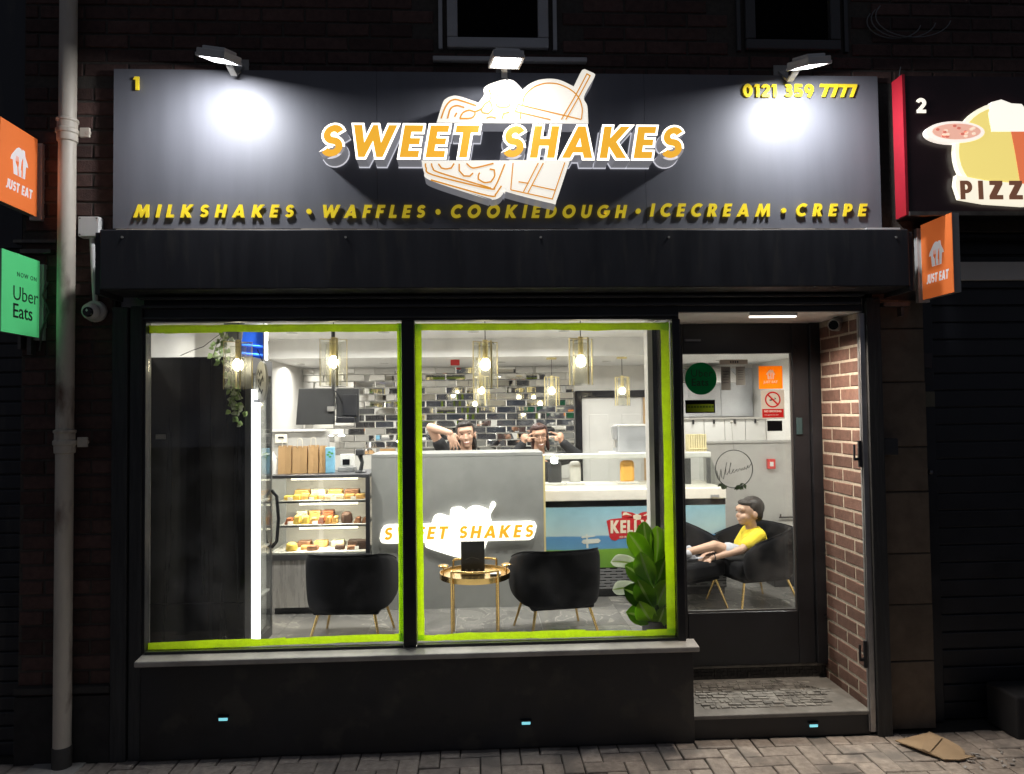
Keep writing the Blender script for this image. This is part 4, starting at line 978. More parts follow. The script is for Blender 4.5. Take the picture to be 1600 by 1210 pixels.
for k in range(16):
    p = gp(random.uniform(1500,1592), random.uniform(1172,1202)); s_ = random.uniform(.006,.02); a = random.uniform(0,3)
    u_ = Vector((math.cos(a), math.sin(a), .1))*s_; v_ = Vector((-math.sin(a), math.cos(a), .2))*s_*.5; p.z = .006
    o = MB().add([p-u_-v_, p+u_-v_, p+u_*.7+v_, p-u_+v_*.8]+[q+Vector((0,0,.003)) for q in (p-u_-v_, p+u_-v_, p+u_*.7+v_, p-u_+v_*.8)], [(3,2,1,0),(4,5,6,7),(0,1,5,4),(1,2,6,5),(2,3,7,6),(3,0,4,7)]).build('litter', mat('paper_scrap', (.45,.43,.4), .8), loc=p)
    tag(o, 'small pale scrap of litter on the paving beyond the cardboard', 'litter', 'litter scraps beyond the cardboard')

# ================================================================== INSIDE THE SHOP
# ---- tall black fridge at the left end of the window
fy0, fy1 = .75, 1.22; fx0, fx1, ft = at(233, 700, fy0).x, at(392, 700, fy0).x-.037, at(310, 558, fy0).z; fxr = fx1+.038
t = thing('drinks_fridge', 'tall black drinks fridge with a white lit glass door, at left of the window', 'fridge', (-1.7, .95, FZ))
MB().box(fx0, fx1, fy0, fy1, FZ+.03, ft).build('cabinet', FRIDGE, t, bevel=.006)
MB().box(fx0+.04, fx0+.10, fy0-.006, fy0-.0005, ft-.50, ft-.47).build('hinge', STEELD, t, bevel=.002); MB().box(fx0+.004, fx1-.004, fy0-.003, fy0-.0005, FZ+.36, FZ+.364).build('seam', BLK, t)
MB().box(fx0+.02, fx1, fy0+.03, fy1-.02, FZ, FZ+.029).build('plinth', BLK, t)
MB().box(fx1+.001, fxr, fy0, fy0+.022, FZ+.03, ft).box(fx1+.001, fxr, fy1-.03, fy1, FZ+.03, ft).box(fx1+.001, fxr, fy0+.023, fy1-.031, ft-.10, ft).box(fx1+.001, fxr, fy0+.023, fy1-.031, FZ+.03, FZ+.09).build('door_frame', STEELD, t)
MB().box(fxr+.0005, fxr+.006, fy0+.006, fy0+.175, FZ+.06, ft-.20).build('light_strip', LEDW, t)
MB().box(fx1+.001, fx1+.008, fy0+.161, fy1-.031, FZ+.10, ft-.101).build('inner_panel', WHT, t)
MB().box(fxr-.006, fxr-.002, fy0+.023, fy1-.031, FZ+.091, ft-.101).build('door_glass', CGL, t)
for z_ in (.55,.85,1.15,1.45): MB().box(fx1+.009, fxr-.008, fy0+.165, fy1-.035, z_, z_+.012).build('shelf', WPL, t)
MB().tube([(fxr,fy1-.02,.83),(fxr+.034,fy1-.02,.87),(fxr+.046,fy1-.02,1.02),(fxr+.034,fy1-.02,1.17),(fxr,fy1-.02,1.21)], .012, 8).build('door_handle', BLKG, t, smooth=50)
tag(MB().tube([at(282,556,.85), at(300,548,.85), at(318,542,.85), at(336,528,.85), at(352,517,.85), at(362,505,.85)], .0022, 5).build('power_cable', BLKG, smooth=50), 'thin black cable rising from the fridge top to the ceiling', 'cable')
# ---- ivy on the fridge
IVY = translucent('ivy_leaf', (.40, .54, .24), .4, 25); IVYW = translucent('ivy_pale', (.62,.68,.50), .3, 25)
iv = thing('ivy_plant', 'trailing ivy with small pale green leaves hanging over the fridge corner', 'plant', at(360, 540, .72))
mb = MB(); mb.lathe([(.045,0),(.06,.10),(.064,.10),(.064,.115),(.05,.115)], at(366, 531, .80), 16); mb.build('pot', mat('pot_grey', (.16,.17,.19), .5), iv, smooth=40)
stems, lv = MB(), MB()
for strand in ([(352,515),(347,530),(343,548),(346,570)],[(350,522),(338,540),(333,556)],[(356,528),(352,552),(352,575)],[(362,585),(362,605),(368,625),(372,645),(370,668)],[(362,585),(360,610),(356,628),(362,640),(366,655)],[(366,600),(376,622),(382,640),(386,648)],[(358,575),(361,600)]):
    pts = [at(x, y, .70+random.uniform(-.02,.02)) for x, y in strand]; stems.tube(pts, .0018, 5)
    for i in range(len(pts)-1):
        L = (pts[i+1]-pts[i]).length; n_ = max(2, int(L/.016))
        for k in range(n_):
            p = pts[i].lerp(pts[i+1], k/n_); a = random.uniform(0, 6.28); s_ = random.uniform(.024,.040)
            d = Vector((math.cos(a), random.uniform(-.9,.3), -abs(math.sin(a))*.8-.1)).normalized(); e = d.cross(Vector((random.uniform(-.3,.3),-1,.3))).normalized(); up_ = d.cross(e)*s_*.18
            lv.m = random.random() < .35
            o_ = p+d*.008
            lv.add([o_, o_+d*s_*.35+e*s_*.5-up_, o_+d*s_*.75+e*s_*.32, o_+d*s_*1.15, o_+d*s_*.75-e*s_*.32, o_+d*s_*.35-e*s_*.5-up_, o_+d*s_*.5+up_], [(0,1,6),(1,2,6),(2,3,6),(3,4,6),(4,5,6),(5,0,6)])
stems.build('stem', mat('ivy_stem', (.06,.05,.02), .7), iv)
lv.mi = [int(x) for x in lv.mi]; tag(lv.build('foliage', [IVY, IVYW], iv), kind='stuff')
# ---- blue insect lamp and little round hanging sign beyond the first pendant
p0, p1 = at(376, 572, 1.4), at(412, 505, 1.4)
t = thing('insect_lamp', 'square insect lamp glowing blue behind the first pendant', 'lamp', p0)
MB().box(p0.x-.03, p1.x+.004, 1.43, 1.49, p0.z, p1.z).build('case', WPL, t)
MB().box(p0.x, p1.x-.006, 1.42, 1.429, p0.z+.012, p1.z-.01).build('blue_panel', mat('blue_panel', (.02,.10,.55), .3, emit=(.02,.12,.75), estr=.25), t)
for z_ in (.09, .15): MB().tube([(p0.x+.006,1.412,p0.z+z_),(p1.x-.012,1.412,p0.z+z_-.015)], .007, 8).build('blue_tube', BLUE, t)
MB().box(p0.x-.004,p0.x+.0,1.4,1.42,p0.z,p1.z).box(p1.x-.004,p1.x,1.4,1.42,p0.z,p1.z).build('guard', STEELD, t)
c = at(411, 597, .72); t = thing('round_hanging_sign', 'white round hanging sign with black script seen edge on, beside the first pendant', 'sign', c)
D = Frame(c, (.5, -.86, 0)); mb = MB(); poly(D, arc(0,0,.125,.125,0,350,35), .014, 0, mb); mb.build('disc', mat('sign_white', (.62,.61,.57), .5), t)
mb = MB()
for pts in ([(-.07,.05),(-.04,.075),(-.02,.04),(.01,.07),(.03,.05)],[(-.06,.02),(-.03,-.01),(-.05,-.03)],[(-.02,.02),(.0,-.02),(.02,.01),(.05,.03),(.06,.0)],[(-.05,-.06),(-.02,-.04),(.02,-.07),(.05,-.05)]): put(mb, D, fill([stroke(pts, .009)], .002), .0142)
mb.build('script', tx, t)
MB().bar(c+Vector((0,0,-.115)), (fxr, .80, c.z-.115), .012, .02).build('bracket', STEELD, t)
MB().tube([c+Vector((0,0,.12)), c+Vector((-.04,.02,.2))], .003, 5).build('hook', BLKG, t)

# ---- pendants
def pendant(px, ytop, ybot, Y, ceil, label, group='glass pendant lamps'):
    a, b = at(px, ytop, Y), at(px, ybot, Y); H, r = .285, .081; x, zt = a.x, a.z
    zb = zt-H
    t = thing('pendant_lamp', label, 'pendant lamp', (x, Y, zt), group)
    MB().tube([(x,Y,zt+.01),(x,Y,ceil)], .003, 6).build('cord', BLKG, t)
    MB().lathe([(.05,ceil-.018),(.052,ceil-.001)], (x,Y,0), 18).build('ceiling_rose', GOLDY, t, smooth=40)
    MB().lathe([(0,zt+.012),(.016,zt+.010),(.016,zt-.095),(.012,zt-.108)], (x,Y,0), 14).build('socket', GOLDY, t, smooth=40)
    fr_ = MB()
    for k in range(4):
        an = R(25+90*k); u_ = Vector((math.cos(an), math.sin(an), 0)); v_ = Vector((-u_.y, u_.x, 0)); c = Vector((x,Y,0))+u_*r
        fr_.bar(c+Vector((0,0,zb)), c+Vector((0,0,zt)), .010, .003, u_)
        fr_.bar(Vector((x,Y,zt-.003)), c+Vector((0,0,zt-.003)), .006, .005)
    fr_.build('frame', GOLDY, t)
    MB().lathe([(r-.004,zb),(r-.004,zt-.01)], (x,Y,0), 28).build('outer_glass', PGL, t, smooth=60).data.polygons
    MB().lathe([(.046,zb+.01),(.046,zt-.03)], (x,Y,0), 22).build('inner_glass', PGL, t, smooth=60)
    MB().lathe([(0,zt-.175),(.02,zt-.168),(.031,zt-.148),(.028,zt-.125),(.014,zt-.104)], (x,Y,0), 16).build('bulb', BULB, t, smooth=80)
for px, yt, yb, lb in ((372, 534, 608, 'glass and gold pendant lamp in front of the ivy, nearest the fridge'), (521, 530, 602, 'glass and gold pendant lamp hanging over the left velvet chair'),
                       (758, 534, 606, 'glass and gold pendant lamp hanging left of the middle of the right pane'), (907, 529, 598, 'glass and gold pendant lamp hanging over the right velvet chair')):
    pendant(px, yt, yb, .62, CZ, lb)
for px, yt, yb, lb in ((752, 588, 636, 'smaller looking pendant behind the third front pendant'), (862, 589, 634, 'smaller looking pendant over the woman in glasses'), (972, 589, 636, 'smaller looking pendant in front of the rear doorway')):
    pendant(px, yt, yb, 3.35, 2.245, lb)
tag(bx('exit_sign', mat('red_box', (.6,.03,.03), .4), *[f(v) for f, v in ((lambda v: at(704,561,3.5).x, 0), (lambda v: at(718,561,3.5).x, 0))], 3.5, 3.53, at(710,571,3.5).z, 2.2445), 'small red box hanging from the lowered ceiling above the women', 'box')

# ---- monitor hung from the ceiling
p0, p1, pm = at(469, 664, 2.4), at(560, 607, 2.4), at(524, 640, 2.4)
t = thing('ceiling_monitor', 'pair of dark monitors back to back hanging above the paper bags', 'monitor', (pm.x, 2.4, p1.z))
DG = mat('monitor_grey', (.045,.046,.048), .35, var=.1)
MB().add([(p0.x-.02,2.33,p0.z),(pm.x-.01,2.40,p0.z),(pm.x-.01,2.44,p0.z),(p0.x-.02,2.37,p0.z),(p0.x,2.35,p1.z),(pm.x-.01,2.42,p1.z),(pm.x-.01,2.46,p1.z),(p0.x,2.39,p1.z)], [(3,2,1,0),(4,5,6,7),(0,1,5,4),(1,2,6,5),(2,3,7,6),(3,0,4,7)]).build('screen', DG, t, bevel=.005)
MB().box(pm.x+.002, p1.x, 2.42, 2.455, p0.z+.01, p1.z-.002).build('second_screen', DG, t, bevel=.005)
MB().box(pm.x+.06, p1.x-.012, 2.385, 2.419, p0.z+.07, p1.z-.05).box(pm.x+.01, p1.x-.03, 2.36, 2.419, p0.z+.012, p0.z+.06).build('back_box', BLK, t, bevel=.006)
MB().box(pm.x-.06, pm.x+.0, 2.36, 2.385, p0.z+.11, p0.z+.15).build('bracket_plate', STEEL, t)
MB().tube([(pm.x-.025,2.45,p1.z-.08),(pm.x-.025,2.45,CZ)], .016, 10).build('pole', DG, t, smooth=40)
mb = MB().tube([(pm.x+.0,2.40,p1.z-.02),(pm.x+.03,2.39,p1.z-.06),(pm.x+.07,2.39,p1.z-.15)], .004, 6).tube([(pm.x-.02,2.39,p1.z+.01),(pm.x+.01,2.385,p1.z-.09),(pm.x+.0,2.385,p1.z-.18)], .004, 6); mb.build('cable', BLKG, t)
# ---- grey half wall with thermostat behind the bags
q0, q1 = at(418, 672, 3.0), at(513, 700, 3.0)
t = thing('half_wall', 'grey half height wall with a pale ledge behind the cake cabinet', 'wall', (-1.6, 3, FZ))
MB().box(RX0+.001, q1.x, 3.0, 3.06, FZ, q0.z-.02).build('panel', GREYW, t)
MB().box(RX0+.001, q1.x-.02, 2.97, 3.08, q0.z-.019, q0.z).build('ledge', WHT, t, bevel=.003)
a, b = at(430, 693, 2.99), at(449, 679, 2.99); t = thing('thermostat', 'white control plate with a small display on the grey half wall', 'thermostat', a)
MB().box(a.x, b.x, 2.978, 2.998, a.z, b.z).build('plate', CREAM, t, bevel=.005); MB().box(a.x+.03, b.x-.03, 2.974, 2.977, b.z-.035, b.z-.02).build('display', BLK, t)
a = at(439, 585, 4.6); tag(MB().box(a.x-.045, a.x+.045, 4.655, 4.67, a.z-.045, a.z+.045).box(a.x-.02, a.x+.02, 4.61, 4.654, a.z-.025, a.z+.02).build('wall_socket', BLKG, bevel=.003, loc=(a.x,4.66,a.z)), 'black plug in a socket high on the tiled wall at left', 'socket')

# ---- cake cabinet
kx0, kx1, ky0, ky1 = -1.565, -.815, 1.80, 2.28
t = thing('cake_cabinet', 'steel and glass cake display cabinet with three lit shelves', 'display cabinet', (-1.19, 2.0, FZ))
MB().box(kx0, kx1, ky0+.01, ky1, FZ+.05, .625).build('base', mat('steel_panel', (.46,.44,.42), .28, .35, var=.12, scale=6, stretch=(6, 6, .5), rvar=.08), t, bevel=.004)
MB().box(kx0+.03, kx1-.03, ky0+.05, ky1-.03, FZ, FZ+.049).build('kick_plate', BLK, t)
MB().box(kx0, kx1, ky0, ky1, .626, .668).build('lower_rail', STEELD, t, bevel=.003)
MB().box(kx0, kx1, ky0, ky1, 1.236, 1.262).build('top_panel', STEELD, t, bevel=.003)
MB().box(kx1-.03, kx1, ky0, ky0+.03, .669, 1.235).box(kx0, kx0+.012, ky0, ky0+.014, .669, 1.235).box(kx1-.03, kx1, ky1-.03, ky1, .669, 1.235).build('frame_post', BLK, t)
MB().box(kx0+.0125, kx1-.031, ky0, ky0+.005, .669, 1.235).build('front_glass', CGL, t)
MB().box(kx0+.002, kx0+.006, ky0+.015, ky1-.002, .669, 1.235).build('side_glass', CGL, t)
MB().box(kx0+.01, kx1-.031, ky1-.012, ky1-.004, .669, 1.235).build('rear_panel', WHT, t)
for z_, tr in ((1.045,'t'),(.862,'m')):
    MB().box(kx0+.05, kx1-.032, ky0+.06, ky1-.015, z_, z_+.010).build('shelf', STEELD, t)
MB().box(kx0+.007, kx1-.031, ky0+.006, ky1-.013, .6685, .682).build('tray_floor', WHT, t)
for z_, o_ in ((1.218,.10),(1.028,.16),(.846,.16)):
    MB().box(kx0+.05+o_, kx1-.10, ky0+.065, ky0+.083, z_, z_+.014).build('light_strip', LEDC, t)
    lamp('strip_light', 'AREA', ((kx0+kx1)/2, ky0+.09, z_-.004), 4.0, (1,.88,.68), t, size=.5, size_y=.03, to=(0,.35,-1))
t2 = []
CK = dict(golden=(.62,.36,.11), lemon=(.72,.50,.10), red=(.38,.12,.05), choc=(.045,.02,.012), cream=(.72,.60,.40), brown=(.22,.10,.05))
CN = {}
def cake(kind, x, y, z, lx, ly, h, sh, where):
    row = 'rear row' if y > ky0+.2 else 'front row'; CN[where, row] = CN.get((where, row), 0)+1
    nth = ['first','second','third','fourth','fifth','sixth','seventh','eighth','ninth','tenth','eleventh'][CN[where, row]-1]
    m = mat('cake_'+kind, CK[kind], .7, var=.3, scale=30, bump=.5, bscale=90)
    o = thing('cake', '%s %s, %s from left, %s of the %s cake shelf' % ({'golden':'golden brown','lemon':'pale yellow','red':'red topped','choc':'dark chocolate','cream':'cream','brown':'milk brown'}[kind], {'slab':'slab','wedge':'wedge','dome':'dome','slice':'slice'}[sh], nth, row, where), 'cake', (x, y, z), 'cakes in the display cabinet')
    b = MB(); 
    if sh == 'dome': b.lathe([(lx*.45,0),(lx*.5,h*.3),(lx*.45,h*.8),(lx*.25,h),(0,h*1.02)], (x,y,z), 16)
    elif sh == 'wedge': b.add([(x-lx/2,y-ly/2,z),(x+lx/2,y-ly/2,z),(x+lx/2,y+ly/2,z),(x-lx/2,y+ly/2,z),(x-lx*.1,y-ly/2,z+h),(x+lx/2,y-ly/2,z+h*.95),(x+lx/2,y+ly/2,z+h*.95),(x-lx*.1,y+ly/2,z+h)], [(3,2,1,0),(4,5,6,7),(0,1,5,4),(1,2,6,5),(2,3,7,6),(3,0,4,7)])
    else: b.box(x-lx/2, x+lx/2, y-ly/2, y+ly/2, z, z+h*.8)
    b.build('sponge', m, o, bevel=.006, smooth=50 if sh == 'dome' else None)
    if sh in ('slab', 'slice'):
        MB().box(x-lx/2+.001, x+lx/2-.001, y-ly/2+.001, y+ly/2-.001, z+h*.8+.0005, z+h).build('icing', mat('icing_'+kind, tuple(min(.8, c*1.35+.03) for c in CK[kind]), .4, var=.2, scale=40), o, bevel=.004)
def tray(x0, x1, z, lb): tag(bx('cake_tray', WHT, x0, x1, ky0+.07, ky1-.05, z, z+.006, bevel=.002), lb, 'tray')
tray(kx0+.06, -1.19, 1.0555, 'left white tray on the top shelf of the cake cabinet'); tray(-1.18, kx1-.04, 1.0555, 'right white tray on the top shelf of the cake cabinet')
tray(kx0+.06, -1.19, .8725, 'left white tray on the middle shelf of the cake cabinet'); tray(-1.18, kx1-.04, .8725, 'right white tray on the middle shelf of the cake cabinet')
for i in range(5): cake(random.choice(['golden','lemon','golden']), kx0+.11+i*.064, ky0+.13+random.uniform(0,.03), 1.0617, .058, .07, random.uniform(.03,.045), 'slab', 'top')
for i in range(4): cake(random.choice(['golden','cream']), -1.14+i*.078, ky0+.14, 1.0617, .07, .07, .036, 'slice', 'top')
for i in range(4): cake(['golden','cream','golden','brown'][i], -1.38+i*.13, ky0+.29, 1.0617, .11, .10, .062, 'slab', 'top')
for i, kd in enumerate(('red','lemon','lemon','golden','red')): cake(kd, kx0+.115+i*.062, ky0+.13, .8787, .056, .08, [.05,.065,.06,.05,.058][i], 'wedge', 'middle')
for i in range(2): cake('golden', -1.15+i*.05, ky0+.13, .8787, .044, .08, .055, 'wedge', 'middle')
cake('choc', -1.01, ky0+.14, .8787, .09, .09, .085, 'dome', 'middle')
for i in range(2): cake('brown', -.93+i*.06, ky0+.14, .8787, .05, .08, .045, 'wedge', 'middle')
for i in range(3): cake(['cream','golden','red'][i], -1.38+i*.10, ky0+.30, .8787, .085, .09, .08, 'slab', 'middle')
for i in range(4): cake(['brown','golden','cream','choc'][i], -1.36+i*.13, ky0+.27, .682, .10, .09, .045, 'slab', 'bottom')
cake('lemon', -1.42, ky0+.10, .682, .09, .09, .06, 'dome', 'bottom'); cake('brown', -1.26, ky0+.10, .682, .08, .07, .035, 'slice', 'bottom'); cake('golden', -1.33, ky0+.13, .682, .05, .06, .03, 'slice', 'bottom')
cake('choc', -1.06, ky0+.12, .682, .07, .07, .03, 'slab', 'bottom'); cake('brown', -.97, ky0+.10, .682, .06, .06, .028, 'slice', 'bottom'); cake('choc', -.89, ky0+.13, .682, .08, .08, .065, 'slab', 'bottom')
for k in range(7):
    x = [kx0+.14, kx0+.30, -1.10, -.95, kx0+.14, -1.24, -.93][k]; z_ = [1.0617, 1.0617, 1.0617, 1.0617, .8787, .8787, .682][k]
    o = MB().add([(x-.02,ky0+.072,z_),(x+.02,ky0+.072,z_),(x+.02,ky0+.082,z_+.026),(x-.02,ky0+.082,z_+.026),(x-.02,ky0+.074,z_),(x+.02,ky0+.074,z_),(x+.02,ky0+.084,z_+.026),(x-.02,ky0+.084,z_+.026)], [(3,2,1,0),(4,5,6,7),(0,1,5,4),(1,2,6,5),(2,3,7,6),(3,0,4,7)]).build('price_card', WHT, loc=(x,ky0+.07,z_))
    tag(o, 'small blank white price card, ' + ['leftmost on the top cake shelf', 'second from left on the top cake shelf', 'third from left on the top cake shelf', 'rightmost on the top cake shelf', 'left one on the middle cake shelf', 'right one on the middle cake shelf', 'only one on the bottom cake shelf'][k], 'price card', 'price cards in the cake cabinet')
# things on top of the cabinet
KR = mat('kraft_paper', (.48,.30,.14), .8, var=.1, scale=6, bump=.15, bscale=20)
for k, (a, b, lb) in enumerate(((435,456,'leftmost of the brown paper bags on the cake cabinet'),(457,480,'second brown paper bag from the left on the cake cabinet'),(481,497,'third brown paper bag from the left, turned edgeways'),(498,508,'narrow rightmost brown paper bag beside the blue carton'))):
    x0, x1 = at(a, 742, 1.95).x, at(b, 742, 1.95).x; t = thing('paper_bag', lb, 'paper bag', ((x0+x1)/2, 1.95, 1.263), 'brown paper bags on the cabinet')
    y0 = 1.93+.012*k; h = .215-.006*(k % 2); dd = .07
    MB().add([(x0,y0,1.2625),(x1-.002,y0,1.2625),(x1-.002,y0+dd,1.2625),(x0,y0+dd,1.2625),(x0+.002,y0+.01,1.2625+h),(x1-.004,y0+.012,1.2625+h),(x1-.004,y0+dd-.01,1.2625+h),(x0+.002,y0+dd-.01,1.2625+h),((x0+x1)/2,y0+.006,1.2625),((x0+x1)/2,y0+.022,1.2625+h)],
        [(3,2,1,8,0),(0,8,9,4),(8,1,5,9),(1,2,6,5),(2,3,7,6),(3,0,4,7)]).build('bag', KR, t)
    if k < 3:
        xc = (x0+x1)/2; MB().tube([(xc-.02,y0+.012,1.2625+h-.01),(xc-.018,y0+.012,1.2625+h+.05),(xc,y0+.012,1.2625+h+.062),(xc+.018,y0+.012,1.2625+h+.05),(xc+.02,y0+.012,1.2625+h-.01)], .003, 5).build('handle', mat('paper_handle', (.6,.55,.45), .8), t)
x0, x1 = at(508.6, 742, 1.95).x, at(522, 742, 1.95).x
t = thing('drink_carton', 'pale blue drink carton with green print next to the paper bags', 'carton', ((x0+x1)/2, 1.95, 1.263))
MB().box(x0, x1, 1.95, 2.0, 1.2625, 1.46).build('carton', mat('carton_blue', (.22,.48,.66), .4, var=.3, scale=14), t, bevel=.003)
FC = FRONT((x0, 1.9495, 1.2625)); mb = MB()
for x, z_ in ((.02,.14),(.035,.125),(.05,.15),(.03,.16)): poly(FC, arc(x, z_, .012, .008, 0, 300, 6), .0006, 0, mb)
mb.build('print', mat('carton_green', (.08,.3,.08), .5), t)
x0 = at(527, 742, 2.0).x; t = thing('till', 'small grey till with a little screen behind the blue carton', 'till', (x0, 2.05, 1.2625))
MB().box(x0, x0+.13, 2.02, 2.16, 1.2625, 1.30).build('base', GPL, t, bevel=.004); MB().box(x0+.01, x0+.12, 2.07, 2.10, 1.305, 1.40).build('housing', WPL, t, bevel=.005); MB().box(x0+.03, x0+.085, 2.062, 2.069, 1.315, 1.36).build('screen', BLKG, t)
x0 = at(563, 742, 1.93).x; t = thing('scanner', 'dark hand scanner standing on its base beside the grey counter', 'scanner', (x0, 1.95, 1.2625))
MB().lathe([(.045,1.2625),(.045,1.272),(.02,1.28)], (x0,1.95,0), 16).build('base', DG, t); MB().tube([(x0,1.95,1.275),(x0+.012,1.95,1.34),(x0-.006,1.95,1.40)], [.016,.014,.02], 10).build('stem', DG, t, smooth=50)
MB().box(x0-.035, x0+.03, 1.91, 1.98, 1.395, 1.445).build('head', DG, t, bevel=.010)
x0 = at(417, 742, 1.9).x; t = thing('milk_jug', 'white plastic milk jug with a loop handle between fridge and bags', 'jug', (x0, 1.95, 1.2625))
MB().lathe([(.035,1.2625),(.037,1.36),(.028,1.40),(.014,1.42),(.014,1.435)], (x0+.03,1.95,0), 16).build('body', WPL, t, smooth=50)
MB().tube([(x0+.065,1.95,1.30),(x0+.09,1.95,1.32),(x0+.09,1.95,1.37),(x0+.055,1.95,1.395)], .007, 8).build('handle', WPL, t, smooth=50)

# ---- grey counter with the lit sign
gx0, gx1, gy0 = -.812, .508, 1.88
ct = thing('serving_counter', 'tall plain grey counter front with a lit sweet shakes sign', 'counter', (-.15, 2.0, FZ))
MB().box(gx0, gx1, gy0, 2.3, FZ, 1.375).build('front', GREY, ct)
MB().box(gx0, gx1, gy0, 2.32, 1.3752, 1.405).build('top', GREY, ct, bevel=.004)
MB().box(gx1+.0005, gx1+.016, gy0+.002, 2.3, FZ, 1.374).build('metal_edge', GOLDY, ct)
HB = emis('white_halo', (1,.95,.84), 1.7); SY = gy0-.03; FS = FRONT((0, SY, 0))
CC = lambda *L: P1(_p(*L), 560, 760, 4.84)
t = thing('wall_sign', 'white glowing sweet shakes sign with amber letters on the counter front', 'sign', (0, SY, .8))
def hal(pts, k, nm): poly(FS, px_poly(pts if k == 0 else smooth_px(pts, True, 5, 75), SY), .024, -.0305+.0006*k).build(nm, HB, t)
hal(CC(165,415,160,395,172,330,190,302,225,292,1300,266,1335,272,1348,300,1342,340,1325,390,1295,408,225,436,180,432), 0, 'sign_body')
hal(CC(548,300,565,240,590,215,625,212,690,232,700,172,735,160,765,155,800,172,812,190,845,158,890,148,950,163,985,182,1005,128,1022,117,1037,130,1037,150,1000,218,1016,290), 1, 'logo_top')
hal(CC(500,400,505,450,530,472,690,524,755,540,780,530,790,400), 2, 'logo_waffle'); hal(CC(798,400,800,500,940,520,985,395), 2.5, 'logo_cup')
f, wd, h = span(SY-.0045, 598, 836, 843.5-1.5, 822); word(f, 'SWEET SHAKES', h, wd, .2, .004, 'letter', emis('amber_lit', (.95,.42,.02), .55), t)

# ---- velvet tub chairs
def make_chair(name, label, group):
    t = thing(name, label, 'armchair', (0,0,0), group); N = 28; prof = []; mb = MB()
    for i in range(N+1):
        s = i/N
        a = -205+230*0 if False else None
        th = R(-28 - (180-56+180)*0)
    # plan path from the front of one arm round the back to the other, seat faces +y
    path = [(-.285,.26),(-.290,.16),(-.292,.05),(-.288,-.06),(-.272,-.155),(-.232,-.225),(-.165,-.262),(-.08,-.275),(0,-.278),(.08,-.275),(.165,-.262),(.232,-.225),(.272,-.155),(.288,-.06),(.292,.05),(.290,.16),(.285,.26)]
    n = len(path); rings = []
    for i, (x, y) in enumerate(path):
        tx_, ty_ = path[min(i+1,n-1)][0]-path[max(i-1,0)][0], path[min(i+1,n-1)][1]-path[max(i-1,0)][1]
        l = math.hypot(tx_, ty_); ox, oy = ty_/l*-1, tx_/l      # inward/outward normal
        if ox*x+oy*(y+.0) < 0: ox, oy = -ox, -oy
        back = max(0, min(1, (.20-y)/.40)); top = .485+.115*(back**.8); 
        if i in (0, n-1): top -= .05
        bot = .225; th = .058; k = .90
        ring = [(x*k, y*k+.0, bot), (x*.97, y*.97, bot+.06), (x, y, top-.10), (x-ox*.004, y-oy*.004, top-.02), (x-ox*.02, y-oy*.02, top), (x-ox*(th-.018), y-oy*(th-.018), top), (x-ox*th, y-oy*th, top-.025), (x*.97-ox*th, y*.97-oy*th, .36), (x*k-ox*th, y*k-oy*th, bot+.012)]
        rings.append(ring)
    m_ = len(rings[0]); vs = [q for r_ in rings for q in r_]
    fs = [(i*m_+k, i*m_+(k+1)%m_, (i+1)*m_+(k+1)%m_, (i+1)*m_+k) for i in range(n-1) for k in range(m_)]
    fs += [tuple(range(m_))[::-1], tuple(range((n-1)*m_, n*m_))]
    o = MB().add(vs, fs).build('shell', VELV, t, smooth=180); sd = o.modifiers.new('sub', 'SUBSURF'); sd.levels = sd.render_levels = 2
    pp = []
    for r_ in rings: pp.append(Vector(r_[4])*.998+Vector((0,0,.001)))
    MB().tube(pp[1:-1], .0045, 6).build('piping', VELV, t, smooth=60)
    o = MB().box(-.225,.225,-.20,.275,.245,.365).build('seat', VELV, t, bevel=.03, smooth=40)
    MB().box(-.21,.21,-.19,.22,.212,.244).build('seat_base', VELV, t, bevel=.01)
    for sx in (-1, 1):
        for y0, y1 in ((.20,.265),(-.17,-.25)):
            MB().tube([(sx*.18,y0,.22),(sx*.235,y1,.0)], [.0105,.0075], 8).build('leg', GOLD, t, smooth=50)
    return t
ch1 = make_chair('tub_chair', 'black velvet tub chair seen from behind in the left window pane', 'black velvet tub chairs')
p = at(550, 900, 1.15); ch1.location = (p.x, 1.15, FZ); ch1.rotation_euler.z = R(-3)
ch2 = copy_tree(ch1); ch2['label'] = 'black velvet tub chair seen from behind, right of the gold table'; p = at(868, 900, 1.15); ch2.location = (p.x, 1.15, FZ); ch2.rotation_euler.z = R(9)
ch3 = copy_tree(ch1); ch3['label'] = 'black velvet tub chair in which the boy in yellow sits'; p = at(1176, 880, 1.8); ch3.location = (p.x, 1.8, FZ); ch3.rotation_euler.z = R(104)
ch4 = copy_tree(ch1); ch4['label'] = 'black velvet tub chair on which the boy rests his legs'; p = at(1060, 860, 1.80); ch4.location = (p.x, 1.80, FZ); ch4.rotation_euler.z = R(-150)
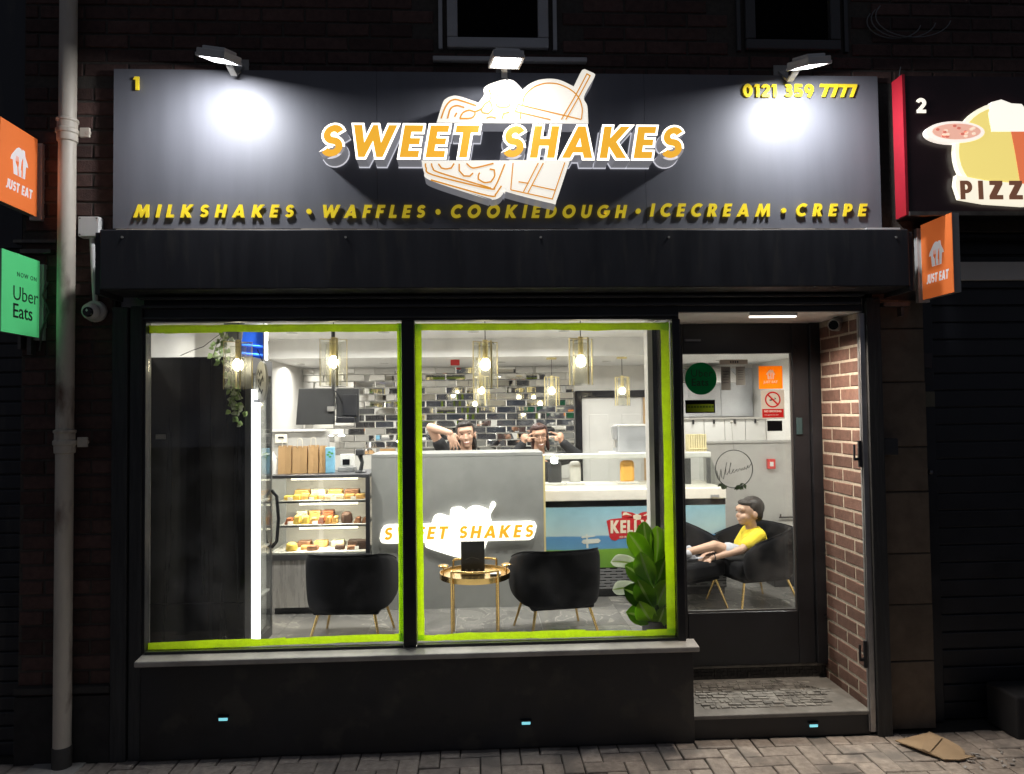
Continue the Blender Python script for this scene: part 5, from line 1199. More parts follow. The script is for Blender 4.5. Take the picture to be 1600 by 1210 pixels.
# ---- gold tray table
p = at(742, 897, 1.08); tz = p.z
TY = 1.08; t = thing('tray_table', 'round gold tray side table between the two black chairs', 'table', (p.x, TY, FZ)); rr_ = .228
MB().lathe([(0,tz-.004),(rr_-.004,tz-.004),(rr_,tz-.02),(rr_+.004,tz-.02),(rr_+.004,tz+.016),(rr_,tz+.016),(rr_-.003,tz),(0,tz)], (p.x,TY,0), 40).build('tray', GOLD, t, smooth=35)
for an in (-128, -52, 52, 128):
    u_ = Vector((math.cos(R(an)), math.sin(R(an)), 0)); c = Vector((p.x,TY,0))
    MB().tube([c+u_*(rr_+.012)+Vector((0,0,FZ+.001)), c+u_*(rr_+.012)+Vector((0,0,tz+.055))], .0075, 8).build('leg', GOLD, t, smooth=50)
for a0, a1 in ((-128,-52),(52,128)):
    MB().tube([Vector((p.x+(rr_+.012)*math.cos(R(a0+(a1-a0)*i/10)), TY+(rr_+.012)*math.sin(R(a0+(a1-a0)*i/10)), tz+.058)) for i in range(11)], .0075, 8).build('handle_rail', GOLD, t, smooth=50)
for s in (-1, 1):
    MB().tube([(p.x+s*(rr_-.02),TY,tz),(p.x+s*(rr_-.02),TY,tz+.05)], .005, 8).lathe([(.03,tz+.05),(.035,tz+.06),(.02,tz+.066)], (p.x+s*(rr_-.02),TY,0), 14).build('rest', GOLD, t, smooth=50)
a, b = at(720.5, 893, 1.06), at(757, 846, 1.06)
t = thing('menu_stand', 'black upright menu card standing on the gold table', 'menu stand', ((a.x+b.x)/2, .9, tz))
MB().box(a.x, b.x, TY-.02, TY-.008, tz+.001, b.z).build('card', mat('menu_black', (.02,.02,.022), .3), t, bevel=.002); MB().box(a.x-.005, b.x+.005, TY-.05, TY+.01, tz+.0005, tz+.008).build('foot', CGL, t)
mb = MB(); FMn = FRONT((a.x, TY-.0205, tz))
for i in range(3): poly(FMn, arc(.035+.04*i, .028, .010, .010, 0, 330, 9), .0006, 0, mb)
poly(FMn, stroke([(.03,.10),(.07,.115),(.12,.10)], .003), .0006, 0, mb); mb.build('print', mat('menu_print', (.16,.16,.16), .5), t)
q = at(775, 890, 1.04); tag(MB().box(q.x-.04, q.x+.03, 1.0, 1.07, tz+.001, tz+.016).build('napkin', WHT, bevel=.004, loc=(q.x,.9,tz)), 'small folded white napkin on the right side of the gold table', 'napkin')

# ---- ice cream freezer
Zf = lambda y, Y=2.1: at(990, y, Y).z
fX0, fX1 = .535, 2.01; zl0, zl1, zg0 = Zf(781), Zf(764), Zf(886)
t = thing('ice_cream_freezer', 'ice cream display freezer with a seaside picture front and glass canopy', 'freezer', (1.27, 2.4, FZ))
MB().box(fX0, fX1, 2.10, 2.78, zg0, zl0-.05).build('body', WHT, t)
MB().box(fX0+.003, fX1-.003, 2.094, 2.099, zg0+.001, zl0-.052).build('picture_panel', graphic('seaside_print'), t)
MB().box(fX0, fX1, 2.092, 2.78, zl0-.049, zl0-.001).build('dark_strip', BLKG, t)
MB().box(fX0, fX1, 2.07, 2.80, zl0, zl1).build('ledge', CREAM, t, bevel=.006)
MB().box(fX0+.01, fX1-.01, 2.13, 2.76, FZ, FZ+.055).build('kick_plate', BLK, t)
MB().box(fX0+.002, fX1-.002, 2.106, 2.75, FZ+.056, zg0-.001).build('grille_panel', mat('grille_back', (.03,.03,.032), .6), t)
gm = mat('grille_slat', (.20,.20,.205), .45); gm2 = mat('grille_tan', (.33,.32,.3), .5)
gz0, gz1 = FZ+.07, zg0-.004
for i in range(7):
    z_ = gz0+(gz1-gz0)*i/7; MB().box(fX0+.004, fX1-.004, 2.094, 2.105, z_, z_+(gz1-gz0)/7*.55).build('slat', gm, t)
mb = MB()
for i in range(7):
    for k in range(16): 
        x = fX0+.03+k*.092+(.046 if i % 2 else 0); z_ = gz0+(gz1-gz0)*i/7
        if x+.03 < fX1: mb.box(x, x+.03, 2.096, 2.104, z_+(gz1-gz0)/7*.551, z_+(gz1-gz0)/7*.999)
mb.build('grille_bridge', gm, t)
zt_ = Zf(708, 2.45)
MB().box(fX0, fX1, 2.44, 2.50, zt_-.045, zt_).build('top_rail', WPL, t, bevel=.006)
MB().add([(fX0+.012,2.115,zl1),(fX1-.012,2.115,zl1),(fX1-.012,2.44,zt_-.006),(fX0+.012,2.44,zt_-.006),(fX0+.012,2.12,zl1),(fX1-.012,2.12,zl1),(fX1-.012,2.445,zt_-.006),(fX0+.012,2.445,zt_-.006)], [(0,1,2,3),(7,6,5,4),(0,4,5,1),(1,5,6,2),(2,6,7,3),(3,7,4,0)]).build('front_glass', CGL, t)
for x in (fX0+.004, fX1-.010):
    MB().add([(x,2.11,zl1),(x,2.76,zl1),(x,2.76,zt_-.05),(x,2.44,zt_-.046),(x+.006,2.11,zl1),(x+.006,2.76,zl1),(x+.006,2.76,zt_-.05),(x+.006,2.44,zt_-.046)], [(0,1,2,3),(7,6,5,4),(0,4,5,1),(1,5,6,2),(2,6,7,3),(3,7,4,0)]).build('side_glass', CGL, t)
MB().box(fX1-.045, fX1-.012, 2.42, 2.44, zl1, zt_-.05).build('end_post', STEELD, t); MB().box(fX1-.25, fX1-.19, 2.40, 2.415, zl1, zt_-.05).build('inner_post', DG, t)
MB().box(1.1, fX1, 2.501, 2.86, zt_-.03, zt_-.004).build('rear_shelf', WPL, t, bevel=.003)
MB().box(fX1-.13, fX1-.06, 2.066, 2.069, zl0+.012, zl0+.032).build('rating_plate', GPL, t)
# painted signpost and maker's badge on the picture front
FP = FRONT((0, 2.0935, 0)); CK3 = lambda *L: px_poly(P1(_p(*L), 780, 760, 4.841), 2.0935)
wp = mat('print_white', (.62,.64,.58), .5); mb = MB()
poly(FP, CK3(656,362,668,362,676,468,660,468), .0008, 0, mb); poly(FP, CK3(620,388,628,378,724,372,726,380,630,394), .0008, .0006, mb); poly(FP, CK3(622,424,634,404,750,396,770,410,752,430,640,436), .0008, .0012, mb); mb.build('signpost_print', wp, t)
rdp = mat('badge_red', (.50,.025,.03), .4); mb = MB()
poly(FP, CK3(812,262,840,250,1000,232,1200,236,1240,250,1232,380,1050,382,905,398,880,412,850,405,835,385), .0012, 0, mb); mb.build('badge', rdp, t)
mb = MB(); poly(FP, CK3(925,195,935,190,1010,200,1040,215,1090,195,1190,186,1200,232,1040,240,928,238), .001, .0002, mb); mb.build('badge_crest', rdp, t)
mb = MB(); poly(FP, CK3(1012,222,1040,210,1075,222,1070,250,1040,256,1016,246), .0012, .0006, mb); poly(FP, CK3(940,200,960,196,1005,222,960,216,932,222), .001, .001, mb); poly(FP, CK3(1085,222,1130,200,1145,202,1140,212,1100,224), .001, .001, mb); mb.build('crest_print', mat('badge_cream', (.74,.66,.5), .5), t)
f, wd, h = span(2.0922, 954, 1014, 833, 813); joined(f, "KELLY", h, wd, .02, .001, 0).build('badge_lettering', MATS['badge_cream'], t)
mb = MB(); put(mb, f, fontfill("'S", h*1.25, .001, offset=.002), 0, wd*1.02, 0); mb.build('badge_lettering', MATS['badge_cream'], t)
f, wd, h = span(2.0922, 968, 1036, 840, 834.5); put(MB(), f, ([], []))
mb = MB(); put(mb, f, fontfill("ICE CREAM OF CORNWALL", .019, .0008, offset=.0005), 0, 0, 0); mb.build('small_print', MATS['badge_cream'], t)
# tubs inside
for k, (px, py0, py1, lx, col, lb) in enumerate(((982, 712, 750, .125, (.80,.42,.08), 'tall orange rounded tub standing in the ice cream freezer'), (900, 722, 760, .10, (.55,.53,.5), 'pale tub standing left of the orange tub in the freezer'), (868, 716, 760, .12, (.05,.05,.055), 'dark tub at the left end of the ice cream freezer'))):
    c = at(px, py1, 2.5); h = at(px, py0, 2.5).z-c.z; z0_ = zl1+.001
    t = thing('ice_cream_tub', lb, 'tub', (c.x, 2.5, z0_), 'tubs in the ice cream freezer')
    MB().box(c.x-lx/2, c.x+lx/2, 2.52, 2.58, z0_, z0_+.20).build('tub', mat('tub%d' % k, col, .5, var=.1), t, bevel=.03); MB().box(c.x-lx/2-.03, c.x+lx/2+.03, 2.50, 2.62, z0_-.0005+.001, z0_+.018).build('holder', WPL, t, bevel=.004)
# machine and cups on the rear shelf
a, b = at(957, 706, 2.62), at(1016, 664, 2.62); z0_ = zt_-.0035
t = thing('ice_cream_machine', 'grey ice cream machine with louvred side behind the freezer', 'machine', (a.x, 2.6, z0_))
MB().box(a.x+.05, b.x+.12, 2.60, 2.85, z0_, b.z-.012).build('case', mat('machine_grey', (.36,.37,.38), .4), t, bevel=.006); MB().box(a.x+.05, b.x+.12, 2.59, 2.86, b.z-.0115, b.z+.005).build('lid', WHT, t, bevel=.003)
MB().add([(a.x,2.63,b.z-.01),(a.x+.049,2.63,b.z-.005),(a.x+.049,2.70,b.z-.005),(a.x,2.70,b.z-.01),(a.x+.012,2.63,b.z-.12),(a.x+.049,2.63,b.z-.135),(a.x+.049,2.70,b.z-.135),(a.x+.012,2.70,b.z-.12)], [(0,1,2,3),(7,6,5,4),(0,4,5,1),(1,5,6,2),(2,6,7,3),(3,7,4,0)]).build('front_hood', GPL, t, bevel=.004)
MB().tube([(a.x+.03,2.66,b.z-.13),(a.x+.03,2.66,b.z-.20)], .012, 8).build('spout', STEEL, t)
for i in range(9): MB().box(a.x+.13, b.x+.05, 2.597, 2.5995, z0_+.02+i*.014, z0_+.028+i*.014).build('louvre', STEELD if i % 9 == 99 else MATS['machine_grey'], t)
x0, x1 = at(1074, 700, 2.66).x, at(1103, 700, 2.66).x; t = thing('cone_rack', 'cream slatted rack of wafer cones at the right end of the freezer', 'rack', (x0, 2.66, z0_))
n_ = 8
for i in range(n_): MB().box(x0+(x1-x0)*i/n_, x0+(x1-x0)*(i+.8)/n_, 2.62, 2.72, z0_, z0_+.15).build('slat', mat('wafer_cream', (.70,.62,.36), .6, var=.15, scale=20), t, bevel=.003)
MB().box(x0-.004, x1, 2.61, 2.6195, z0_+.02, z0_+.03).build('rail', MATS['wafer_cream'], t)

# ---- kitchen end seen through the door
pz0, pz1 = at(1150, 689, 2.85).z, at(1150, 648, 4.45).z; px0 = at(1102, 690, 2.85).x
t = thing('half_wall', 'grey half height wall with a thin ledge behind the seated boy', 'wall', (2.6, 2.85, FZ))
MB().box(px0, RX1-.001, 2.85, 2.92, FZ, pz0-.022).build('panel', GREYW, t); MB().box(px0-.01, RX1-.001, 2.83, 2.94, pz0-.021, pz0).build('ledge', GREYW, t, bevel=.003)
t = thing('kitchen_cupboards', 'row of white kitchen cupboards with small black handles beyond the grey half wall', 'cupboard', (2.6, 4.5, 1.0))
for i in range(5):
    x = 2.07+i*.235; MB().box(x+.002, x+.231, 4.32, 4.34, .9, pz1-.05).build('door', WHT, t, bevel=.003); MB().box(x+.10, x+.118, 4.30, 4.319, pz1-.10, pz1-.055).build('handle', BLKG, t)
MB().box(2.07, RX1-.001, 4.3405, RY1-.001, .9, pz1-.05).build('carcass', WHT, t)
MB().box(2.06, RX1-.001, 4.30, RY1-.001, pz1-.049, pz1-.03).build('worktop', STEEL, t)
t = thing('splashback', 'shiny steel splashback sheets above the white cupboards', 'splashback', (2.6, RY1, pz1))
for i in range(3): MB().box(2.1+i*.38, 2.1+i*.38+.376, RY1-.02, RY1-.002, pz1-.02, 2.20).build('sheet', mat('soft_steel', (.62,.64,.68), .22, .85, var=.12, scale=3), t)
t = thing('extractor_hood', 'steel extractor hood high on the wall above the cupboards', 'hood', (2.7, 4.5, 2.0))
MB().add([(2.35,4.25,2.02),(2.95,4.25,2.02),(2.95,4.67,2.02),(2.35,4.67,2.02),(2.45,4.4,2.2),(2.85,4.4,2.2),(2.85,4.67,2.2),(2.45,4.67,2.2)], [(3,2,1,0),(4,5,6,7),(0,1,5,4),(1,2,6,5),(2,3,7,6),(3,0,4,7)]).build('canopy', STEEL, t)
c = at(1204, 725, 2.835); t = thing('fire_call_point', 'small red fire call point on the grey wall above the boy', 'call point', c)
MB().box(c.x-.034, c.x+.034, 2.80, 2.848, c.z-.045, c.z+.045).build('box', mat('call_red', (.60,.03,.025), .35), t, bevel=.005); MB().box(c.x-.02, c.x+.012, 2.797, 2.7995, c.z-.02, c.z+.02).build('glass', WHT, t)
q0, q1 = at(1212, 832, 2.3), at(1236, 832, 2.3)
t = thing('low_cabinet', 'low black cabinet with a pale grey top right of the boy', 'cabinet', (q0.x, 2.3, FZ))
MB().box(q0.x-.02, q1.x+.3, 2.30, 2.80, FZ, q0.z-.01).build('body', BLK, t, bevel=.004); MB().box(q0.x-.03, q1.x+.3, 2.29, 2.81, q0.z-.0095, q0.z+.012).build('top', mat('pale_top', (.4,.39,.36), .5), t, bevel=.003)
t = thing('wall_hook', 'dark hook on the grey wall beside the low cabinet', 'hook', at(1228, 808, 2.84)); p = at(1228, 808, 2.84)
MB().bar(p+Vector((-.07,-.02,0)), p+Vector((.07,-.02,0)), .012, .012).bar(p+Vector((-.06,-.025,0)), p+Vector((-.06,-.025,.03)), .01, .01).build('hook', BLKG, t)

# ---- fiddle leaf plant by the window
FIG = mat('fig_leaf', (.085,.19,.022), .38, var=.35, scale=9, bump=.2, bscale=25, coat=.2); FIGGLARE = mat('fig_leaf_pale_glare', (.50,.54,.46), .4, var=.2, scale=10)
FIGL = translucent('fig_leaf_lit', (.34,.56,.05), .25, 12); FIG = translucent('fig_leaf_mid', (.20,.38,.035), .3, 9); FIGD = translucent('fig_leaf_dark', (.10, .20, .025), .3, 9); FIGR = translucent('fig_rib', (.45,.58,.22), .1, 9); FIGGLARE = translucent('fig_leaf_glare', (.74,.78,.68), .15, 10)  # whitish leaves: glare on the leaf backs is put into their colour
c = at(1023, 990, .33); t = thing('fig_plant', 'leafy green fiddle leaf fig in a dark pot at the right end of the window', 'plant', (c.x, .33, FZ))
MB().lathe([(.055,FZ),(.066,c.z-.05),(.072,c.z+.07),(.072,c.z+.08),(.060,c.z+.08),(.058,c.z+.06),(0,c.z+.06)], (c.x,.33,0), 22).build('pot', mat('dark_pot', (.035,.037,.04), .5, var=.3, scale=15), t, smooth=40)
zs = c.z+.06
MB().tube([(c.x,.33,zs),(c.x+.008,.335,zs+.2),(c.x-.006,.33,zs+.38),(c.x,.325,zs+.5)], [.007,.006,.005,.003], 8).build('stem', mat('fig_stem', (.12,.13,.04), .7), t, smooth=50)
def fig_leaf(tip, base, wd, m, curl=.02, face=(0,-1,.2)):
    base, tip = Vector(base), Vector(tip); ax = tip-base; L = ax.length; ax.normalize(); e = ax.cross(Vector(face)).normalized(); nn = e.cross(ax)
    prof = [(0,.05),(.12,.34),(.28,.62),(.46,.84),(.64,1.0),(.8,.92),(.92,.6),(1,.08)]; vs = []; 
    for s_, w_ in prof:
        bend = curl*math.sin(s_*3.1)*1.5; rp = .004*math.sin(s_*17)
        for k, q in enumerate((-1,-.5,-.07,.07,.5,1)): vs.append(base+ax*L*s_+e*wd*w_*q*.5+nn*(bend+abs(q)*wd*.18*w_+rp*1.8*(1 if q > 0 else -1)*abs(q)+.006*w_*math.sin(s_*26+q)*abs(q)))
    mb = MB()
    for k in range(5): mb.m = int(k == 2); mb.add(vs, [(i*6+k, i*6+k+1, (i+1)*6+k+1, (i+1)*6+k) for i in range(len(prof)-1)])
    o = mb.build('leaf', [m, FIGR], t, smooth=80); s = o.modifiers.new('solid', 'SOLIDIFY'); s.thickness = .0012
    ss = o.modifiers.new('sub', 'SUBSURF'); ss.levels = ss.render_levels = 1
def lf(tip, base, w_px, m, dy=0., curl=.015):
    Y0 = .33; b_ = at(base[0], base[1], Y0); t_ = at(tip[0], tip[1], Y0+dy); fig_leaf(t_, b_, w_px/290, m, curl, (random.uniform(-.8,.8),-1,random.uniform(-.2,.7)))
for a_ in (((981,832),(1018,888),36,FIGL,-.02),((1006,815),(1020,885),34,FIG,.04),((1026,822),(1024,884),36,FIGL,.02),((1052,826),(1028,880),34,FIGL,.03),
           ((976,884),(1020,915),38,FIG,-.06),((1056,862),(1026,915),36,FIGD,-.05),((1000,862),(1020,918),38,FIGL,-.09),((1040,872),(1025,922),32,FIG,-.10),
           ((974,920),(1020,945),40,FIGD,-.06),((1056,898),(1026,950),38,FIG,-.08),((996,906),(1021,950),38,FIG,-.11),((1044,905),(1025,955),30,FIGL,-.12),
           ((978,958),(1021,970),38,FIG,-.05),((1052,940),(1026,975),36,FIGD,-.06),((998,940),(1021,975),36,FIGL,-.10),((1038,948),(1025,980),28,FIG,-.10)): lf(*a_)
for a_ in (((954,878),(1006,886),26,FIGGLARE,.06),((957,922),(1006,918),26,FIGGLARE,.06),((1040,878),(1024,905),26,FIGGLARE,.08)): lf(*a_)

# ================================================================== PEOPLE
def fuse(prims, voxel, name, m, parent, smooth_it=4):
    "tapered limbs and rounded masses fused into one continuous skin"
    mb = MB()
    for q in prims:
        if q[0] == 'c':
            _, a, b, r0, r1 = q; a, b = Vector(a), Vector(b); mb.tube([a, a.lerp(b,.5), b], [r0, (r0+r1)/2, r1], 12); mb.ball(a, r0, 12, 8); mb.ball(b, r1, 12, 8)
        else:
            _, c, r = q[:3]; mb.ball(c, r, 20, 14, q[3] if len(q) > 3 else None)
    o = mb.build(name, m, parent)
    rm = o.modifiers.new('r', 'REMESH'); rm.mode = 'VOXEL'; rm.voxel_size = voxel
    sm = o.modifiers.new('s', 'SMOOTH'); sm.factor = .5; sm.iterations = smooth_it
    me = bpy.data.meshes.new_from_object(o.evaluated_get(bpy.context.evaluated_depsgraph_get()))
    o.modifiers.clear(); o.data = me; me.polygons.foreach_set('use_smooth', [True]*len(me.polygons)); me.update()
    if not me.materials: me.materials.append(m)
    return o
def head(c, s, m, kid=False):
    "head primitives about centre c; m turns the head whose face looks along -y; s = chin to crown"
    k = s/.235; P = lambda x, y, z: Vector(c)+m @ Vector((x*k, y*k, z*k))
    E = lambda p, r: ('e', P(*p), tuple(v*k for v in r), m)
    if kid: return [E((0,.020,.024),(.080,.098,.092)), E((0,-.020,-.035),(.060,.068,.064)), E((0,-.052,-.078),(.026,.026,.022)), E((0,-.090,-.026),(.010,.012,.014)),
            E((-.034,-.058,-.036),(.026,.024,.028)), E((.034,-.058,-.036),(.026,.024,.028)), E((0,-.072,.024),(.056,.022,.026)), E((0,-.080,-.060),(.020,.011,.009)),
            E((-.080,.016,-.014),(.010,.019,.027)), E((.080,.016,-.014),(.010,.019,.027))], P, k
    return [E((0,.012,.030),(.074,.094,.088)), E((0,-.018,-.035),(.052,.070,.076)), E((0,-.052,-.090),(.024,.028,.022)), E((0,-.086,-.022),(.012,.018,.026)), E((0,-.096,-.036),(.015,.013,.011)),
            E((-.032,-.062,-.028),(.024,.020,.026)), E((.032,-.062,-.028),(.024,.020,.026)), E((0,-.066,.034),(.052,.020,.024)), E((0,-.076,-.068),(.022,.012,.010)),
            E((-.077,.012,-.012),(.010,.020,.030)), E((.077,.012,-.012),(.010,.020,.030))], P, k
def face_parts(P, k, m, parent, eyes_open=True, smile=True):
    for s in (-1, 1):
        MB().ball(P(s*.031,-.083,.004), (.0105*k,.006*k,.0042*k), 10, 6, m).build('eye', mat('eye_dark', (.02,.013,.01), .2), parent, smooth=60)
        MB().tube([P(s*.016,-.090,.022), P(s*.034,-.090,.029), P(s*.052,-.078,.022)], .0024*k, 6).build('eyebrow', mat('brow', (.09,.05,.03), .6), parent)
    if smile:
        MB().tube([P(-.022,-.081,-.062), P(-.012,-.090,-.067), P(0,-.0925,-.069), P(.012,-.090,-.067), P(.022,-.081,-.062)], [.0015*k,.0036*k,.004*k,.0036*k,.0015*k], 8).build('teeth', WHT, parent, smooth=60)
        MB().tube([P(-.026,-.078,-.060), P(-.012,-.090,-.0735), P(0,-.0925,-.076), P(.012,-.090,-.0735), P(.026,-.078,-.060)], [.0015*k,.003*k,.0035*k,.003*k,.0015*k], 8).build('lips', mat('lips', (.42,.13,.11), .4), parent, smooth=60)
    else: MB().tube([P(-.018,-.080,-.060), P(0,-.087,-.061), P(.018,-.080,-.060)], [.0015*k,.0035*k,.0015*k], 8).build('lips', mat('lips', (.42,.13,.11), .4), parent, smooth=60)
def hand(wrist, d, palm_n, spread, curls, k=1.0, side=1):
    "palm and five separate fingers leaving the wrist along d; palm_n = back of the hand"
    d = Vector(d).normalized(); n = Vector(palm_n); n = (n-d*n.dot(d)).normalized(); s = d.cross(n)*side; w_ = Vector(wrist); out = []
    pc = w_+d*.045*k; mm = Matrix((s, n, d)).transposed()
    out.append(('e', pc, (.040*k,.016*k,.05*k), mm))
    for i, (off, L) in enumerate(((-.030,.062),(-.010,.072),(.010,.068),(.029,.052))):
        c_ = curls[i]; a = spread*(i-1.5)
        base = pc+d*.036*k+s*off*k; d1 = (d*math.cos(c_*.4)+s*math.sin(a)-n*math.sin(c_*.4)).normalized(); d2 = (d*math.cos(c_)+s*math.sin(a)-n*math.sin(c_)).normalized(); d3 = (d*math.cos(c_*1.7)+s*math.sin(a)-n*math.sin(c_*1.7)).normalized()
        p1 = base+d1*L*.5*k; p2 = p1+d2*L*.32*k; p3 = p2+d3*L*.26*k
        out += [('c', base, p1, .0092*k, .0086*k), ('c', p1, p2, .0086*k, .0078*k), ('c', p2, p3, .0078*k, .0068*k)]
    tb = pc-d*.02*k-s*.03*k; t1 = tb+(d*.6-s*.75-n*.25).normalized()*.035*k; t2 = t1+(d*.9-s*.3-n*.3).normalized()*.028*k
    out += [('c', tb, t1, .0125*k, .0105*k), ('c', t1, t2, .0105*k, .008*k)]
    return out
I3 = Matrix.Identity(3)
# ---- woman with an arm raised under her chin
HY = 2.72; hc = at(728, 680, HY); t = thing('person', 'smiling woman in a black shirt with one arm raised under her chin', 'person', (hc.x, HY, FZ))
m1 = Matrix.Rotation(R(-7), 3, 'Y') @ Matrix.Rotation(R(-4), 3, 'X'); hp, P, k = head(hc, .245, m1)
x, y, z = hc; sh_z = z-.215
el = at(673, 668, HY-.05); wr = at(703, 677, HY-.16); hd_ = at(712, 700, HY-.17)
body = hp+[('c',(x,y+.015,z-.07),(x+.005,y+.03,z-.22),.050,.056), ('e',(x,y+.03,z-.40),(.165,.095,.22)), ('e',(x,y+.03,z-.66),(.15,.10,.16)), ('e',(x,y+.03,z-.82),(.165,.11,.14)),
  ('c',(x-.16,y+.03,sh_z-.01),el,.050,.040), ('c',el,wr,.040,.027), ('c',(x+.16,y+.03,sh_z-.01),(x+.23,y+.02,z-.50),.050,.040), ('c',(x+.23,y+.02,z-.50),(x+.20,y-.10,z-.70),.038,.026),
  ('c',(x-.085,y+.03,z-.85),(x-.085,y+.02,FZ+.42),.080,.052), ('c',(x-.085,y+.02,FZ+.42),(x-.085,y+.04,FZ+.08),.052,.038), ('c',(x-.085,y+.04,FZ+.045),(x-.085,y-.12,FZ+.035),.035,.03),
  ('c',(x+.085,y+.03,z-.85),(x+.085,y+.02,FZ+.42),.080,.052), ('c',(x+.085,y+.02,FZ+.42),(x+.085,y+.04,FZ+.08),.052,.038), ('c',(x+.085,y+.04,FZ+.045),(x+.085,y-.12,FZ+.035),.035,.03)]
body += hand(wr, hd_-wr, (.3,-.9,.35), .14, (.25,.35,.45,.5), 1.05, 1) + hand((x+.20,y-.10,z-.70), (-.1,-.5,-.8), (.6,-.4,.4), .08, (.5,.5,.55,.6), 1.0, -1)
fuse(body, .0055, 'body', SKIN, t, 3); face_parts(P, k, m1, t)
E = lambda p, r, mm: ('e', P(*p), tuple(v*k for v in r), mm)
fuse([E((0,.036,.040),(.081,.090,.084),m1), E((0,-.014,.086),(.066,.070,.036),m1), E((-.068,.012,.045),(.014,.045,.05),m1), E((.068,.012,.045),(.014,.045,.05),m1), E((0,.115,.06),(.045,.05,.05),m1), E((-.062,.045,-.06),(.022,.035,.085),m1), E((.062,.045,-.06),(.022,.035,.085),m1), E((0,.085,-.08),(.06,.03,.10),m1)], .006, 'hair', HAIR, t)
Lr = Vector((x-.16,y+.03,sh_z-.01)).lerp(el, .52)
fuse([('e',(x,y+.03,z-.405),(.178,.108,.205)), ('e',(x,y+.03,z-.66),(.162,.112,.18)), ('c',(x-.14,y+.03,sh_z-.02),Lr,.066,.060), ('c',(x+.14,y+.03,sh_z-.02),(x+.20,y+.025,z-.38),.066,.058), ('c',(x-.10,y+.035,sh_z-.005),(x+.10,y+.035,sh_z-.005),.045,.045)], .007, 'shirt', CLOTHK, t, 3)
fuse([('e',(x,y+.03,z-.84),(.176,.122,.13)), ('c',(x-.085,y+.03,z-.88),(x-.085,y+.035,FZ+.08),.088,.055), ('c',(x+.085,y+.03,z-.88),(x+.085,y+.035,FZ+.08),.088,.055)], .009, 'trousers', CLOTHK, t, 3)
# ---- woman in glasses making two v signs
HY = 2.95; hc = at(843, 682, HY); t = thing('person', 'woman in glasses making a v sign with each hand beside her face', 'person', (hc.x, HY, FZ))
m2 = Matrix.Rotation(R(-8), 3, 'Y') @ Matrix.Rotation(R(4), 3, 'X'); hp, P, k = head(hc, .235, m2); x, y, z = hc; sh_z = z-.205
arms = []; sl_ = []
for s, el_px, wr_px in ((-1,(801,716),(818,692)),(1,(902,712),(877,690))):
    el = at(*el_px, HY-.12); wr = at(*wr_px, HY-.14); sh_ = Vector((x+s*.15,y+.03,sh_z-.015)); fd = Vector((-s*.95,-.12,.10)).normalized()
    arms += [('c',sh_,el,.048,.038), ('c',el,wr,.038,.026)]; sl_ += [('c',sh_,el,.066,.056), ('c',el,el.lerp(wr,.86),.054,.040)]
    w2 = wr+Vector((s*.01,0,.012)); pc = w2+Vector((-s*.02,0,.03)); arms += [('e',pc,(.036,.02,.042)), ('c',wr,pc,.025,.028)]
    for dz, sp_a in ((.020,.30),(.0,-.10)):
        b0 = pc+Vector((-s*.025,-.008,dz)); dd = (fd+Vector((0,0,sp_a))).normalized(); p1 = b0+dd*.042; p2 = p1+dd*.032; arms += [('c',b0,p1,.0092,.0085), ('c',p1,p2,.0085,.0068)]
    for dz in (-.016,-.030):
        b0 = pc+Vector((-s*.026,-.012,dz)); p1 = b0+Vector((-s*.02,-.012,0)); arms += [('c',b0,p1,.0095,.009), ('c',p1,p1+Vector((s*.016,-.012,0)),.009,.008)]
    arms += [('c',pc+Vector((-s*.006,-.02,-.012)),pc+Vector((-s*.030,-.032,.0)),.0115,.009)]
body = hp+arms+[('c',(x,y+.015,z-.07),(x-.005,y+.03,z-.21),.048,.054), ('e',(x,y+.03,z-.39),(.16,.092,.21)), ('e',(x,y+.03,z-.64),(.145,.10,.16)), ('e',(x,y+.03,z-.80),(.16,.11,.14)),
  ('c',(x-.08,y+.03,z-.83),(x-.08,y+.02,FZ+.40),.078,.05), ('c',(x-.08,y+.02,FZ+.40),(x-.08,y+.04,FZ+.08),.05,.037), ('c',(x-.08,y+.04,FZ+.045),(x-.08,y-.12,FZ+.035),.035,.03),
  ('c',(x+.08,y+.03,z-.83),(x+.08,y+.02,FZ+.40),.078,.05), ('c',(x+.08,y+.02,FZ+.40),(x+.08,y+.04,FZ+.08),.05,.037), ('c',(x+.08,y+.04,FZ+.045),(x+.08,y-.12,FZ+.035),.035,.03)]
fuse(body, .0055, 'body', mat('skin_two', (.41,.235,.155), .5, var=.06, scale=30), t, 3); face_parts(P, k, m2, t)
E = lambda p, r, mm: ('e', P(*p), tuple(v*k for v in r), mm)
fuse([E((0,.036,.040),(.082,.090,.085),m2), E((0,-.012,.084),(.068,.070,.038),m2), E((-.070,.010,.030),(.014,.045,.066),m2), E((.070,.010,.030),(.014,.045,.066),m2), E((0,.10,-.03),(.06,.05,.10),m2), E((-.066,.045,-.07),(.022,.035,.085),m2), E((.066,.045,-.07),(.022,.035,.085),m2)], .006, 'hair', HAIRR, t)
mb = MB()
for s in (-1, 1):
    mb.ring([P(s*.033+.024*math.cos(a), -.100, .002+.019*math.sin(a)) for a in [2*math.pi*i/16 for i in range(16)]], .0014, 6); mb.tube([P(s*.057,-.098,.004), P(s*.080,.0,.004)], .0018, 5)
mb.tube([P(-.009,-.102,.006), P(.009,-.102,.006)], .002, 5).build('glasses', WIRE, t)
fuse([('e',(x,y+.03,z-.395),(.175,.106,.20)), ('e',(x,y+.03,z-.65),(.158,.112,.18)), ('c',(x-.10,y+.035,sh_z-.008),(x+.10,y+.035,sh_z-.008),.046,.046)]+sl_, .007, 'jumper', CLOTHK, t, 3)
